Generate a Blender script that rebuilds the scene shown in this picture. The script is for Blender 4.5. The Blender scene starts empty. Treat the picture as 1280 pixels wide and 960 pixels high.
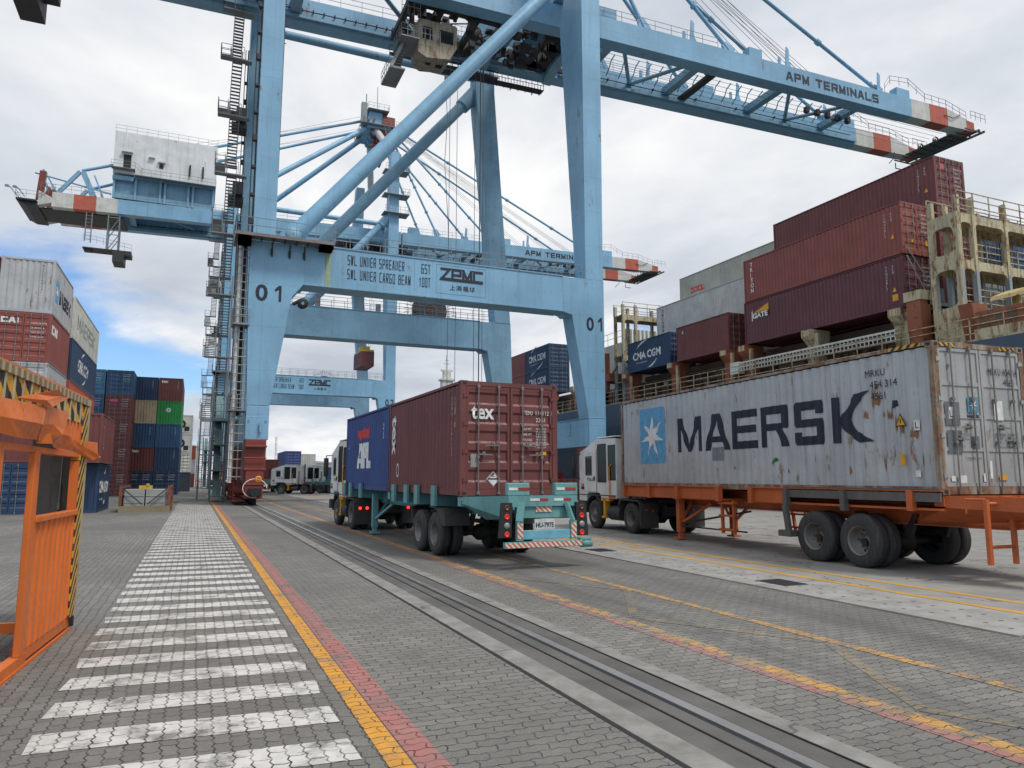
import bpy, bmesh, math, random
from mathutils import Vector, Matrix, noise
R = math.radians
random.seed(7)
SC = bpy.context.scene
COL = SC.collection

# ------------------------------------------------------------------ camera
cam_d = bpy.data.cameras.new('camera'); cam = bpy.data.objects.new('camera', cam_d); COL.objects.link(cam)
cam.location = (0, 0, 1.85); cam.rotation_euler = (R(90 + 7.35), 0, R(-23.5))
cam_d.sensor_width = 36; cam_d.lens = 907 / 1280 * 36; cam_d.clip_start = .05; cam_d.clip_end = 6000
SC.camera = cam
# ------------------------------------------------------------------ view
SC.view_settings.view_transform = 'Standard'; SC.view_settings.look = 'None'
SC.view_settings.exposure = 0.22; SC.view_settings.gamma = 1
# ------------------------------------------------------------------ sun
SUN_EL, SUN_AZ = 58, 150            # azimuth clockwise from +Y
sun_d = bpy.data.lights.new('sun', 'SUN'); sun = bpy.data.objects.new('sun', sun_d); COL.objects.link(sun)
sun_d.energy = 2.0; sun_d.angle = R(12); sun_d.color = (1, .96, .9)
sun.rotation_euler = (R(90 - SUN_EL), 0, R(180 - SUN_AZ)); sun.location = (0, 0, 90)
# ------------------------------------------------------------------ world: Nishita sky behind broken cloud
W = bpy.data.worlds.new('World'); SC.world = W; W.use_nodes = True
nt = W.node_tree; N = nt.nodes; L = nt.links; N.clear()
def nd(t, **k):
    n = N.new(t)
    for a, b in k.items():
        if a == 'inp':
            for i, v in b.items(): n.inputs[i].default_value = v
        else: setattr(n, a, b)
    return n
out = nd('ShaderNodeOutputWorld')
sky = nd('ShaderNodeTexSky', sky_type='NISHITA', sun_disc=False, sun_elevation=R(SUN_EL), sun_rotation=R(SUN_AZ), air_density=1.0, dust_density=.6, ozone_density=1.6)
bg1 = nd('ShaderNodeBackground', inp={1: .125})
tint = nd('ShaderNodeMix', data_type='RGBA', blend_type='MULTIPLY'); tint.inputs[0].default_value = 1; tint.inputs[7].default_value = (.72, .90, 1.10, 1); L.new(sky.outputs[0], tint.inputs[6]); L.new(tint.outputs[2], bg1.inputs[0])
tc = nd('ShaderNodeTexCoord')
sep = nd('ShaderNodeSeparateXYZ'); L.new(tc.outputs['Generated'], sep.inputs[0])
def mth(op, a, b=None, c=None, clamp=False):
    n = nd('ShaderNodeMath', operation=op, use_clamp=clamp)
    for i, v in enumerate((a, b, c)):
        if v is None: continue
        if isinstance(v, (int, float)): n.inputs[i].default_value = v
        else: L.new(v, n.inputs[i])
    return n.outputs[0]
zc = mth('ADD', mth('MAXIMUM', sep.outputs[2], 0.0), .16)
cu, cv = mth('DIVIDE', sep.outputs[0], zc), mth('DIVIDE', sep.outputs[1], zc)
cmb = nd('ShaderNodeCombineXYZ'); L.new(cu, cmb.inputs[0]); L.new(cv, cmb.inputs[1]); cmb.inputs[2].default_value = 3.7
n1 = nd('ShaderNodeTexNoise', inp={'Scale': .75, 'Detail': 10, 'Roughness': .58, 'Distortion': .35}); L.new(cmb.outputs[0], n1.inputs['Vector'])
n2 = nd('ShaderNodeTexNoise', inp={'Scale': 1.15, 'Detail': 7, 'Roughness': .55, 'Distortion': .25})
mp = nd('ShaderNodeMapping'); mp.inputs['Location'].default_value = (8, 3, 1); mp.inputs['Scale'].default_value = (1, .75, 1)
L.new(cmb.outputs[0], mp.inputs[0]); L.new(mp.outputs[0], n2.inputs['Vector'])
# fewer clouds low on the landward side
land = mth('MULTIPLY', mth('MULTIPLY', mth('SUBTRACT', .10, sep.outputs[0]), 4.0, clamp=True), mth('MULTIPLY', mth('SUBTRACT', .44, sep.outputs[2]), 4.5, clamp=True))
cover = mth('SUBTRACT', mth('ADD', n1.outputs[0], .20), mth('MULTIPLY', land, .31))
cov = nd('ShaderNodeMapRange', interpolation_type='SMOOTHSTEP', inp={1: .44, 2: .585, 3: 0, 4: 1}); L.new(cover, cov.inputs[0])
cr = nd('ShaderNodeValToRGB'); e = cr.color_ramp.elements
e[0].position = .33; e[0].color = (.47, .515, .585, 1); e[1].position = .66; e[1].color = (.95, .945, .93, 1)
x = cr.color_ramp.elements.new(.48); x.color = (.655, .69, .745, 1)
L.new(n2.outputs[0], cr.inputs[0])
bg2 = nd('ShaderNodeBackground', inp={1: .95}); L.new(cr.outputs[0], bg2.inputs[0])
mix = nd('ShaderNodeMixShader'); L.new(cov.outputs[0], mix.inputs[0]); L.new(bg1.outputs[0], mix.inputs[1]); L.new(bg2.outputs[0], mix.inputs[2])
L.new(mix.outputs[0], out.inputs[0])

# ------------------------------------------------------------------ materials
MATS = {}
class NT:
    def __init__(s, name):
        s.m = bpy.data.materials.new(name); s.m.use_nodes = True
        s.n = s.m.node_tree.nodes; s.l = s.m.node_tree.links
        s.b = s.n['Principled BSDF']
    def N(s, t, inp=None, **k):
        n = s.n.new(t)
        for a, b in k.items(): setattr(n, a, b)
        for i, v in (inp or {}).items(): s.set(n.inputs[i], v)
        return n
    def set(s, i, v):
        if isinstance(v, bpy.types.NodeSocket): s.l.new(v, i)
        else: i.default_value = v
    def M(s, op, a, b=0.0, c=0.0, clamp=False):
        n = s.N('ShaderNodeMath', {0: a, 1: b, 2: c}, operation=op, use_clamp=clamp); return n.outputs[0]
    def ramp(s, v, a, b, lo=0.0, hi=1.0):
        return s.N('ShaderNodeMapRange', {0: v, 1: a, 2: b, 3: lo, 4: hi}, interpolation_type='SMOOTHSTEP').outputs[0]
    def mix(s, f, a, b, mode='MIX'):
        n = s.N('ShaderNodeMix', data_type='RGBA', blend_type=mode)
        s.set(n.inputs[0], f); s.set(n.inputs[6], a); s.set(n.inputs[7], b); return n.outputs[2]
    def noise(s, vec, scale, detail=5, rough=.6, dist=0):
        return s.N('ShaderNodeTexNoise', {'Vector': vec, 'Scale': scale, 'Detail': detail, 'Roughness': rough, 'Distortion': dist}).outputs[0]
    def mapv(s, vec, sc, loc=(0, 0, 0)):
        return s.N('ShaderNodeMapping', {0: vec, 1: loc, 3: sc}).outputs[0]
    def coords(s, rnd=True):
        t = s.N('ShaderNodeTexCoord').outputs['Object']
        if not rnd: return t
        oi = s.N('ShaderNodeObjectInfo').outputs['Random']
        o = s.M('MULTIPLY', oi, 40)
        return s.N('ShaderNodeVectorMath', {0: t, 1: s.N('ShaderNodeCombineXYZ', {0: o, 1: o, 2: 0.0}).outputs[0]}, operation='ADD').outputs[0]
    def bump(s, h, strength=.2, dist=.02):
        s.set(s.b.inputs['Normal'], s.N('ShaderNodeBump', {'Strength': strength, 'Distance': dist, 'Height': h}).outputs[0])
c4 = lambda c: (c[0], c[1], c[2], 1)
RUST = (.13, .045, .018, 1)
def paint(name, col, rough=.5, metal=0, dirt=.35, rust=0, streak=.3, scale=1.0, dirtcol=(.07, .062, .052)):
    if name in MATS: return MATS[name]
    t = NT(name); v = t.coords(); seam = name.startswith('crane_blue')
    big = t.noise(v, .9 * scale, 5, .6); fine = t.noise(v, 14 * scale, 4, .6)
    base = t.mix(t.ramp(big, .3, .7), c4([q * .86 for q in col]), c4([min(1, q * 1.1) for q in col]))
    st = t.noise(t.mapv(v, (7 * scale, 7 * scale, .35 * scale)), 1.0, 5, .65)
    d = t.M('MULTIPLY', t.ramp(st, .5, .78), streak)
    d = t.M('ADD', d, t.M('MULTIPLY', t.ramp(fine, .52, .75), dirt * .5), clamp=True)
    if seam:      # butt welds every few metres and small chips where the paint has failed
        oc = t.N('ShaderNodeSeparateXYZ', {0: t.coords(False)}); ln = t.M('LESS_THAN', t.M('FRACT', t.M('DIVIDE', oc.outputs[2], 3.05)), .010)
        lx = t.M('LESS_THAN', t.M('FRACT', t.M('DIVIDE', oc.outputs[0], 4.3)), .006); d = t.M('ADD', d, t.M('MULTIPLY', t.M('MAXIMUM', ln, lx), .28), clamp=True)
        ch = t.ramp(t.noise(t.mapv(v, (1.3, 1.3, .7)), 3.0, 3, .5), .70, .73); d = t.M('ADD', d, t.M('MULTIPLY', ch, .6 if 'weathered' in name else .18), clamp=True)
    c = t.mix(d, base, c4(dirtcol))
    if rust:
        rn = t.noise(t.mapv(v, (2.4 * scale, 2.4 * scale, .8 * scale), (5, 9, 2)), 1.3, 9, .72, .2)
        rm = t.M('MULTIPLY', t.ramp(rn, .63 - rust * .17, .73 - rust * .14), .9)
        rs = t.M('MULTIPLY', t.ramp(t.noise(t.mapv(v, (9 * scale, 9 * scale, .3), (1, 4, 8)), 1, 6, .7), .60 - rust * .14, .72), min(1, rust * 1.2))
        rm = t.M('MAXIMUM', rm, rs)
        rc = t.mix(t.ramp(t.noise(v, 7, 5), .3, .7), (.26, .115, .045, 1), (.085, .04, .022, 1))
        c = t.mix(rm, c, rc)
    t.set(t.b.inputs['Base Color'], c)
    t.set(t.b.inputs['Roughness'], t.ramp(fine, .2, .8, max(0, rough - .1), min(1, rough + .15)))
    t.b.inputs['Metallic'].default_value = metal
    t.bump(t.M('ADD', t.M('MULTIPLY', big, .6), fine), .12, .01)
    MATS[name] = t.m; return t.m
def flat(name, col, rough=.6, metal=0, emit=0):
    if name in MATS: return MATS[name]
    t = NT(name); v = t.coords(); n = t.noise(v, 6, 4)
    t.set(t.b.inputs['Base Color'], t.mix(t.ramp(n, .3, .7), c4([q * .82 for q in col]), c4([min(1, q * 1.08) for q in col])))
    t.b.inputs['Roughness'].default_value = rough; t.b.inputs['Metallic'].default_value = metal
    if emit:
        t.b.inputs['Emission Color'].default_value = c4(col); t.b.inputs['Emission Strength'].default_value = emit
    MATS[name] = t.m; return t.m
def stripes(name, a, b, width, axis=(1, 0, 1)):
    t = NT(name); v = t.coords(False)
    s = t.N('ShaderNodeSeparateXYZ', {0: v})
    k = t.M('ADD', t.M('ADD', t.M('MULTIPLY', s.outputs[0], float(axis[0])), t.M('MULTIPLY', s.outputs[1], float(axis[1]))), t.M('MULTIPLY', s.outputs[2], float(axis[2])))
    f = t.M('FRACT', t.M('DIVIDE', k, width * 2)); g = t.M('GREATER_THAN', f, .5)
    wear = t.M('MULTIPLY', t.ramp(t.noise(v, 11, 6), .55, .68), .6)
    t.set(t.b.inputs['Base Color'], t.mix(wear, t.mix(g, c4(a), c4(b)), (.2, .18, .15, 1)))
    t.b.inputs['Roughness'].default_value = .55; MATS[name] = t.m; return t.m

# ground: interlocking zig-zag pavers, one joint network shared by the bare ground and the paint on it
def paver_group(turn=False):
    g = bpy.data.node_groups.new('pavers', 'ShaderNodeTree')
    g.interface.new_socket('Joint', in_out='OUTPUT', socket_type='NodeSocketFloat')
    g.interface.new_socket('Tone', in_out='OUTPUT', socket_type='NodeSocketFloat')
    g.interface.new_socket('Vector', in_out='OUTPUT', socket_type='NodeSocketVector')
    n, l = g.nodes, g.links
    o = n.new('NodeGroupOutput'); tcn = n.new('ShaderNodeTexCoord'); sp = n.new('ShaderNodeSeparateXYZ'); l.new(tcn.outputs['Object'], sp.inputs[0])
    def m(op, a, b=0.0):
        q = n.new('ShaderNodeMath'); q.operation = op
        for i, v in enumerate((a, b)):
            if isinstance(v, (int, float)): q.inputs[i].default_value = v
            else: l.new(v, q.inputs[i])
        return q.outputs[0]
    def tri(v, p): return m('SUBTRACT', m('MULTIPLY', m('PINGPONG', v, p / 2), 2 / p), .5)
    X, Y = sp.outputs[0], sp.outputs[1]
    wn = n.new('ShaderNodeTexNoise'); wn.inputs['Scale'].default_value = 1.6; l.new(tcn.outputs['Object'], wn.inputs['Vector'])
    wob = m('MULTIPLY', m('SUBTRACT', wn.outputs[0], .5), .07)
    u = m('ADD', m('ADD', X, m('MULTIPLY', tri(Y, .115 if turn else .12), .021 if turn else .024)), wob)
    v = m('ADD', m('ADD', Y, m('MULTIPLY', tri(X, .115 if turn else .12), .016 if turn else .020)), wob)
    cb = n.new('ShaderNodeCombineXYZ'); l.new(v if turn else u, cb.inputs[0]); l.new(u if turn else v, cb.inputs[1])
    bt = n.new('ShaderNodeTexBrick'); l.new(cb.outputs[0], bt.inputs['Vector'])
    bt.offset = .5; bt.inputs['Scale'].default_value = 1; bt.inputs['Brick Width'].default_value = .225; bt.inputs['Row Height'].default_value = .1125
    bt.inputs['Mortar Size'].default_value = .0068; bt.inputs['Mortar Smooth'].default_value = .25; bt.inputs['Bias'].default_value = 0
    bt.inputs['Color1'].default_value = (0, 0, 0, 1); bt.inputs['Color2'].default_value = (1, 1, 1, 1); bt.inputs['Mortar'].default_value = (.5, .5, .5, 1)
    l.new(bt.outputs['Fac'], o.inputs[0]); l.new(bt.outputs['Color'], o.inputs[1]); l.new(tcn.outputs['Object'], o.inputs[2])
    return g
PG = paver_group(); PGT = paver_group(True)
def paver_mat(name, over=None, wear=.5, wscale=3.0, lo=.5, hi=.62, shift=0, turn=False):
    t = NT(name); g = t.N('ShaderNodeGroup', node_tree=PGT if turn else PG); vec = g.outputs[2]
    tone = t.N('ShaderNodeSeparateColor', {0: g.outputs[1]}).outputs[0]
    base = t.mix(tone, (.158, .152, .140, 1), (.238, .229, .211, 1))
    big = t.noise(vec, .22, 6, .62); base = t.mix(t.ramp(big, .3, .72), base, (.125, .12, .11, 1))
    base = t.mix(t.M('MULTIPLY', t.ramp(t.noise(t.mapv(vec, (1.6, .16, 1)), 1.0, 5, .6), .5, .75), .45), base, (.10, .098, .092, 1))
    fine = t.noise(vec, 60, 3, .7); base = t.mix(t.M('MULTIPLY', t.ramp(fine, .45, .8), .35), base, (.36, .35, .33, 1))
    gap = t.ramp(t.noise(vec, 2.6, 6, .75), .60, .70); base = t.mix(t.M('MULTIPLY', t.ramp(t.noise(vec, 18, 5, .7), .35, .75), .35), base, (.10, .097, .09, 1))
    sx = t.N('ShaderNodeSeparateXYZ', {0: vec}).outputs[0]; trk = 0.0
    for cx_ in (5.75, 7.85): trk = t.M('ADD', trk, t.ramp(t.M('ABSOLUTE', t.M('SUBTRACT', sx, cx_)), .5, .12))
    base = t.mix(t.M('MULTIPLY', t.M('MULTIPLY', trk, t.ramp(t.noise(t.mapv(vec, (3, .25, 1)), 1.0, 5, .6), .3, .65)), .5), base, (.075, .073, .068, 1))
    stain = t.ramp(t.noise(vec, 1.3, 6, .7, .5), .60, .72); base = t.mix(t.M('MULTIPLY', stain, .5), base, (.07, .068, .062, 1))
    if over is not None:
        w = t.noise(t.mapv(vec, (1, 1, 1), (shift, shift, 0)), wscale, 9, .72, .2)
        pc = t.mix(t.ramp(t.noise(vec, 5, 4), .3, .7), c4([q * .82 for q in over]), c4(over))
        base = t.mix(t.M('MULTIPLY', t.ramp(w, hi, lo), wear), base, pc)
    jm = t.M('MULTIPLY', g.outputs[0], t.ramp(t.noise(vec, 8, 5, .7), .32, .62, .25, 1.0))
    c = t.mix(jm, base, (.025, .024, .022, 1))
    t.set(t.b.inputs['Base Color'], c); t.b.inputs['Roughness'].default_value = .86
    h = t.M('SUBTRACT', t.M('ADD', t.M('MULTIPLY', tone, .5), t.M('MULTIPLY', fine, .5)), t.M('MULTIPLY', g.outputs[0], 2.5))
    t.bump(h, .55, .006); MATS[name] = t.m; return t.m
def concrete(name, a, b, sc=1.0, crack=True):
    t = NT(name); v = t.coords(False)
    n = t.noise(v, 1.1 * sc, 8, .65); f = t.noise(v, 45, 4, .7)
    c = t.mix(t.ramp(n, .3, .7), c4(a), c4(b)); c = t.mix(t.M('MULTIPLY', t.ramp(f, .55, .8), .5), c, c4([q * .6 for q in a]))
    if crack:
        vo = t.N('ShaderNodeTexVoronoi', {'Vector': t.N('ShaderNodeVectorMath', {0: v, 1: t.N('ShaderNodeTexNoise', {'Vector': v, 'Scale': 2.0}).outputs[1]}, operation='ADD').outputs[0], 'Scale': .35}, feature='DISTANCE_TO_EDGE')
        c = t.mix(t.M('MULTIPLY', t.ramp(vo.outputs[0], .012, .002), .7), c, (.05, .048, .045, 1))
    t.set(t.b.inputs['Base Color'], c); t.b.inputs['Roughness'].default_value = .85; t.bump(f, .3, .004)
    MATS[name] = t.m; return t.m
blk = flat('black_rubber', (.018, .018, .019), .75)
steel = paint('galvanised_steel', (.24, .25, .255), .45, .5, .3, .15)
darksteel = paint('dark_grimy_steel', (.045, .045, .048), .6, .3, .4, .15)
navy = flat('navy_lettering', (.012, .016, .032), .55)
white_l = flat('white_lettering', (.72, .72, .70), .55)
glass = flat('dark_window_glass', (.010, .013, .014), .16)
glass.node_tree.nodes['Principled BSDF'].inputs['Specular IOR Level'].default_value = .22
yellow = flat('safety_yellow', (.70, .33, .02), .5)
redl = flat('red_reflector', (.5, .02, .02), .3)
crane_blue = paint('crane_blue', (.205, .40, .565), .42, 0, .2, .14, .26, .25)
crane_grime = paint('crane_blue_weathered', (.20, .372, .50), .5, 0, .5, .16, .3, .5, (.05, .06, .05))
walk_m = paint('walkway_grating', (.20, .185, .17), .6, .3, .4, .3)
rail_m = paint('handrail_steel', (.22, .24, .25), .5, .3, .3, .2)

# ------------------------------------------------------------------ mesh builder
class M:
    def __init__(s, off=(0, 0, 0)):
        s.v = []; s.f = []; s.mi = []; s.sm = []; s.o = Vector(off)
    def add(s, vs, fs, m=0, smooth=False):
        b = len(s.v); s.v += [Vector(p) - s.o for p in vs]
        for f in fs: s.f.append([b + i for i in f]); s.mi.append(m); s.sm.append(smooth)
    def box(s, x0, x1, y0, y1, z0, z1, m=0):
        v = [(x, y, z) for z in (z0, z1) for y in (y0, y1) for x in (x0, x1)]
        s.add(v, [(0, 2, 3, 1), (4, 5, 7, 6), (0, 1, 5, 4), (2, 6, 7, 3), (0, 4, 6, 2), (1, 3, 7, 5)], m)
    def beam(s, p, q, w, h, m=0, up=(0, 0, 1), w2=None, h2=None):
        p, q = Vector(p), Vector(q); d = (q - p).normalized(); u = Vector(up)
        if abs(d.dot(u)) > .98: u = Vector((0, 1, 0))
        r = d.cross(u).normalized(); u = r.cross(d); vs = []
        for c, ww, hh in ((p, w, h), (q, w2 or w, h2 or h)):
            vs += [c - r * ww / 2 - u * hh / 2, c + r * ww / 2 - u * hh / 2, c + r * ww / 2 + u * hh / 2, c - r * ww / 2 + u * hh / 2]
        s.add(vs, [(0, 1, 2, 3), (7, 6, 5, 4), (0, 4, 5, 1), (1, 5, 6, 2), (2, 6, 7, 3), (3, 7, 4, 0)], m)
    def tube(s, p, q, r, n=8, m=0, r2=None, caps=True):
        p, q = Vector(p), Vector(q); d = (q - p).normalized(); a = d.orthogonal().normalized(); b = d.cross(a)
        r2 = r if r2 is None else r2
        vs = [p + (a * math.cos(t) + b * math.sin(t)) * r for t in [2 * math.pi * i / n for i in range(n)]]
        vs += [q + (a * math.cos(t) + b * math.sin(t)) * r2 for t in [2 * math.pi * i / n for i in range(n)]]
        s.add(vs, [(i, (i + 1) % n, n + (i + 1) % n, n + i) for i in range(n)], m, n > 5)
        if caps: s.add(vs, [list(range(n))[::-1], list(range(n, 2 * n))], m)
    def path(s, pts, r, n=6, m=0):
        for a, b in zip(pts, pts[1:]): s.tube(a, b, r, n, m)
    def lathe(s, c, axis, prof, n=24, m=0, smooth=True):
        c = Vector(c); ax = Vector(axis).normalized(); a = ax.orthogonal().normalized(); b = ax.cross(a); vs = []
        for d, r in prof:
            vs += [c + ax * d + (a * math.cos(t) + b * math.sin(t)) * r for t in [2 * math.pi * i / n for i in range(n)]]
        fs = [(k * n + i, k * n + (i + 1) % n, (k + 1) * n + (i + 1) % n, (k + 1) * n + i) for k in range(len(prof) - 1) for i in range(n)]
        s.add(vs, fs, m, smooth)
    def prism(s, pts, axis, a0, a1, m=0):
        n = len(pts); k = {'x': lambda u, w, a: (a, u, w), 'y': lambda u, w, a: (u, a, w), 'z': lambda u, w, a: (u, w, a)}[axis]
        vs = [k(u, w, a0) for u, w in pts] + [k(u, w, a1) for u, w in pts]
        s.add(vs, [list(range(n)), list(range(n, 2 * n))[::-1]] + [(i, n + i, n + (i + 1) % n, (i + 1) % n) for i in range(n)], m)
    def quads(s, vs, fs, m=0): s.add(vs, fs, m)
    def railing(s, pts, h=1.1, step=1.6, r=.028, rails=(.5, 1.0), m=0):
        for a, b in zip(pts, pts[1:]):
            a, b = Vector(a), Vector(b); n = max(1, round((b - a).length / step))
            for i in range(n + 1):
                p = a.lerp(b, i / n); s.tube(p, p + Vector((0, 0, h)), r, 4, m, caps=False)
            for k in rails: s.tube(a + Vector((0, 0, h * k)), b + Vector((0, 0, h * k)), r, 4, m, caps=False)
    def mesh(s, name, mats):
        me = bpy.data.meshes.new(name); me.from_pydata([tuple(p) for p in s.v], [], s.f)
        for q in (mats if isinstance(mats, (list, tuple)) else [mats]): me.materials.append(q)
        me.polygons.foreach_set('material_index', s.mi); me.polygons.foreach_set('use_smooth', s.sm)
        bm = bmesh.new(); bm.from_mesh(me); bmesh.ops.recalc_face_normals(bm, faces=bm.faces); bm.to_mesh(me); bm.free()
        me.update(); return me
    def build(s, name, mats, parent=None, bevel=0, **k):
        return link(name, s.mesh(name, mats), parent, bevel, **k)
def link(name, me, parent=None, bevel=0, loc=(0, 0, 0), rot=(0, 0, 0)):
    o = bpy.data.objects.new(name, me); COL.objects.link(o); o.parent = parent; o.location = loc; o.rotation_euler = rot
    if bevel:
        md = o.modifiers.new('bevel', 'BEVEL'); md.width = bevel; md.segments = 2; md.limit_method = 'ANGLE'; md.angle_limit = R(40)
    return o
def tag(o, label, cat, group=None):
    o['label'] = label; o['category'] = cat
    if group: o['group'] = group
    return o
def thing(name, label, cat, loc=(0, 0, 0), rz=0, group=None):
    o = bpy.data.objects.new(name, None); COL.objects.link(o); o.empty_display_size = .3
    o.location = loc; o.rotation_euler = (0, 0, R(rz)); return tag(o, label, cat, group)
def dup(o, parent=None, skip=lambda c: False):
    c = o.copy(); COL.objects.link(c); c.parent = parent
    for ch in list(o.children):
        if not skip(ch): dup(ch, c, skip)
    return c
def struct(name, m, mats, **k):
    o = m.build(name, mats, **k); o['kind'] = 'structure'; return o

# ------------------------------------------------------------------ lettering
G = {'A': [[(0, 0), (.38, 1), (.62, 1), (1, 0)], [(.18, .3), (.82, .3)]], 'B': [[(0, 0), (0, 1), (.9, 1), (.9, .52), (0, .52)], [(1, .52), (1, 0), (0, 0)]],
 'C': [[(1, 1), (0, 1), (0, 0), (1, 0)]], 'D': [[(0, 0), (0, 1), (1, .9), (1, .1), (0, 0)]], 'E': [[(1, 0), (0, 0), (0, 1), (1, 1)], [(0, .5), (.9, .5)]],
 'G': [[(1, 1), (0, 1), (0, 0), (1, 0), (1, .48), (.5, .48)]], 'I': [[(.5, 0), (.5, 1)]], 'K': [[(0, 0), (0, 1)], [(1, 1), (.2, .5), (1, 0)]],
 'L': [[(0, 1), (0, 0), (1, 0)]], 'M': [[(0, 0), (0, 1), (.5, .12), (1, 1), (1, 0)]], 'N': [[(0, 0), (0, 1), (1, 0), (1, 1)]],
 'O': [[(0, 0), (0, 1), (1, 1), (1, 0), (0, 0)]], 'P': [[(0, 0), (0, 1), (1, 1), (1, .48), (0, .48)]], 'R': [[(0, 0), (0, 1), (1, 1), (1, .48), (0, .48)], [(.5, .48), (1, 0)]],
 'S': [[(1, 1), (0, 1), (0, .5), (1, .5), (1, 0), (0, 0)]], 'T': [[(0, 1), (1, 1)], [(.5, 1), (.5, 0)]], 'U': [[(0, 1), (0, 0), (1, 0), (1, 1)]],
 'W': [[(0, 1), (.22, 0), (.5, .9), (.78, 0), (1, 1)]], 'Z': [[(0, 1), (1, 1), (0, 0), (1, 0)]], '0': [[(0, 0), (0, 1), (1, 1), (1, 0), (0, 0)]],
 '1': [[(.15, .8), (.55, 1), (.55, 0)]], '5': [[(1, 1), (0, 1), (0, .52), (1, .52), (1, 0), (0, 0)]], '6': [[(1, 1), (0, 1), (0, 0), (1, 0), (1, .5), (0, .5)]]}
def stroke_text(txt, h, w, t, gap):
    """block lettering in the (u, v) plane, one parallelogram per stroke, each a hair above the last"""
    m = M(); x = 0; k = 0
    for ch in txt:
        if ch == ' ': x += w * .6 + gap; continue
        ww = w * (.35 if ch == 'I' else 1)
        for pl in G[ch]:
            P = [(x + t / 2 + p[0] * (ww - t), t / 2 + p[1] * (h - t)) for p in pl]
            for (a, b), (c, d) in zip(P, P[1:]):
                k += 1; e = .0004 * (k % 7)
                if abs(b - d) < 1e-6:
                    l, r_ = min(a, c) - t / 2, max(a, c) + t / 2; q = [(l, b - t / 2), (r_, b - t / 2), (r_, b + t / 2), (l, b + t / 2)]
                elif abs(a - c) < 1e-6:
                    l, r_ = min(b, d) - t / 2, max(b, d) + t / 2; q = [(a - t / 2, l), (a + t / 2, l), (a + t / 2, r_), (a - t / 2, r_)]
                else:
                    if b > d: a, b, c, d = c, d, a, b
                    s = (c - a) / (d - b); b2, d2 = b - t / 2, d + t / 2
                    if abs(s) > 2.2: b2, d2 = b, d
                    a2, c2 = a - s * (b - b2), c + s * (d2 - d); hw = t / 2 * (1 + min(1.2, abs(s)) * .35)
                    q = [(a2 - hw, b2), (a2 + hw, b2), (c2 + hw, d2), (c2 - hw, d2)]
                m.add([(u, v, e) for u, v in q], [(0, 1, 2, 3)])
        x += ww + gap
    me = m.mesh('lettering', [])
    return me, x - gap
def font_text(txt, h, bold=0.0, ital=0.0, space=1.0, squeeze=1.0):
    cu_ = bpy.data.curves.new('lettering', 'FONT'); cu_.body = txt; cu_.size = h / .72; cu_.offset = bold; cu_.shear = ital; cu_.space_character = space
    cu_.resolution_u = 3
    ob = bpy.data.objects.new('lettering', cu_); COL.objects.link(ob)
    dg = bpy.context.evaluated_depsgraph_get(); me = bpy.data.meshes.new_from_object(ob.evaluated_get(dg))
    bpy.data.objects.remove(ob); bpy.data.curves.remove(cu_)
    me.materials.clear()
    xs = [v.co.x for v in me.vertices] or [0]
    for v in me.vertices: v.co.x = (v.co.x - min(xs)) * squeeze
    return me, (max(xs) - min(xs)) * squeeze
def poly_mesh(polys):
    m = M()
    for i, p in enumerate(polys): m.add([(u, v, .0005 * i) for u, v in p], [list(range(len(p)))])
    return m.mesh('emblem', []), 0
CP = .278
def corr(s):        # depth (0 outside .. -.036) of the corrugation at distance s
    f = (s % CP) / CP
    if f < .26: return 0
    if f < .5: return -(f - .26) / .24 * .036
    if f < .76: return -.036
    return -.036 + (f - .76) / .24 * .036
def place_text(mw, parent, mat, origin, udir, vdir, ndir, name='lettering', width=None, conform=None, lift=.004):
    """origin = lower left corner; conform = phase distance along udir sign for a corrugated wall"""
    me, w = mw; me.materials.append(mat)
    if width and w: 
        for v in me.vertices: v.co.x *= width / w
    if conform is not None:
        s0, sg = conform; bm = bmesh.new(); bm.from_mesh(me)
        xs = [v.co.x for v in bm.verts]; lo, hi = min(xs), max(xs); sa, sb = sorted((s0 + sg * lo, s0 + sg * hi))
        k = math.floor(sa / CP)
        while k * CP < sb:
            for fr in (0, .26, .5, .76):
                s = (k + fr) * CP
                if sa < s < sb: bmesh.ops.bisect_plane(bm, geom=bm.verts[:] + bm.edges[:] + bm.faces[:], plane_co=((s - s0) / sg, 0, 0), plane_no=(1, 0, 0))
            k += 1
        for v in bm.verts: v.co.z += corr(s0 + sg * v.co.x)
        bm.to_mesh(me); bm.free()
    o_, u, v_, n = Vector(origin), Vector(udir), Vector(vdir), Vector(ndir)
    for q in me.vertices: q.co = o_ + u * q.co.x + v_ * q.co.y + n * (q.co.z + lift)
    me.update(); return link(name, me, parent)

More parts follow.
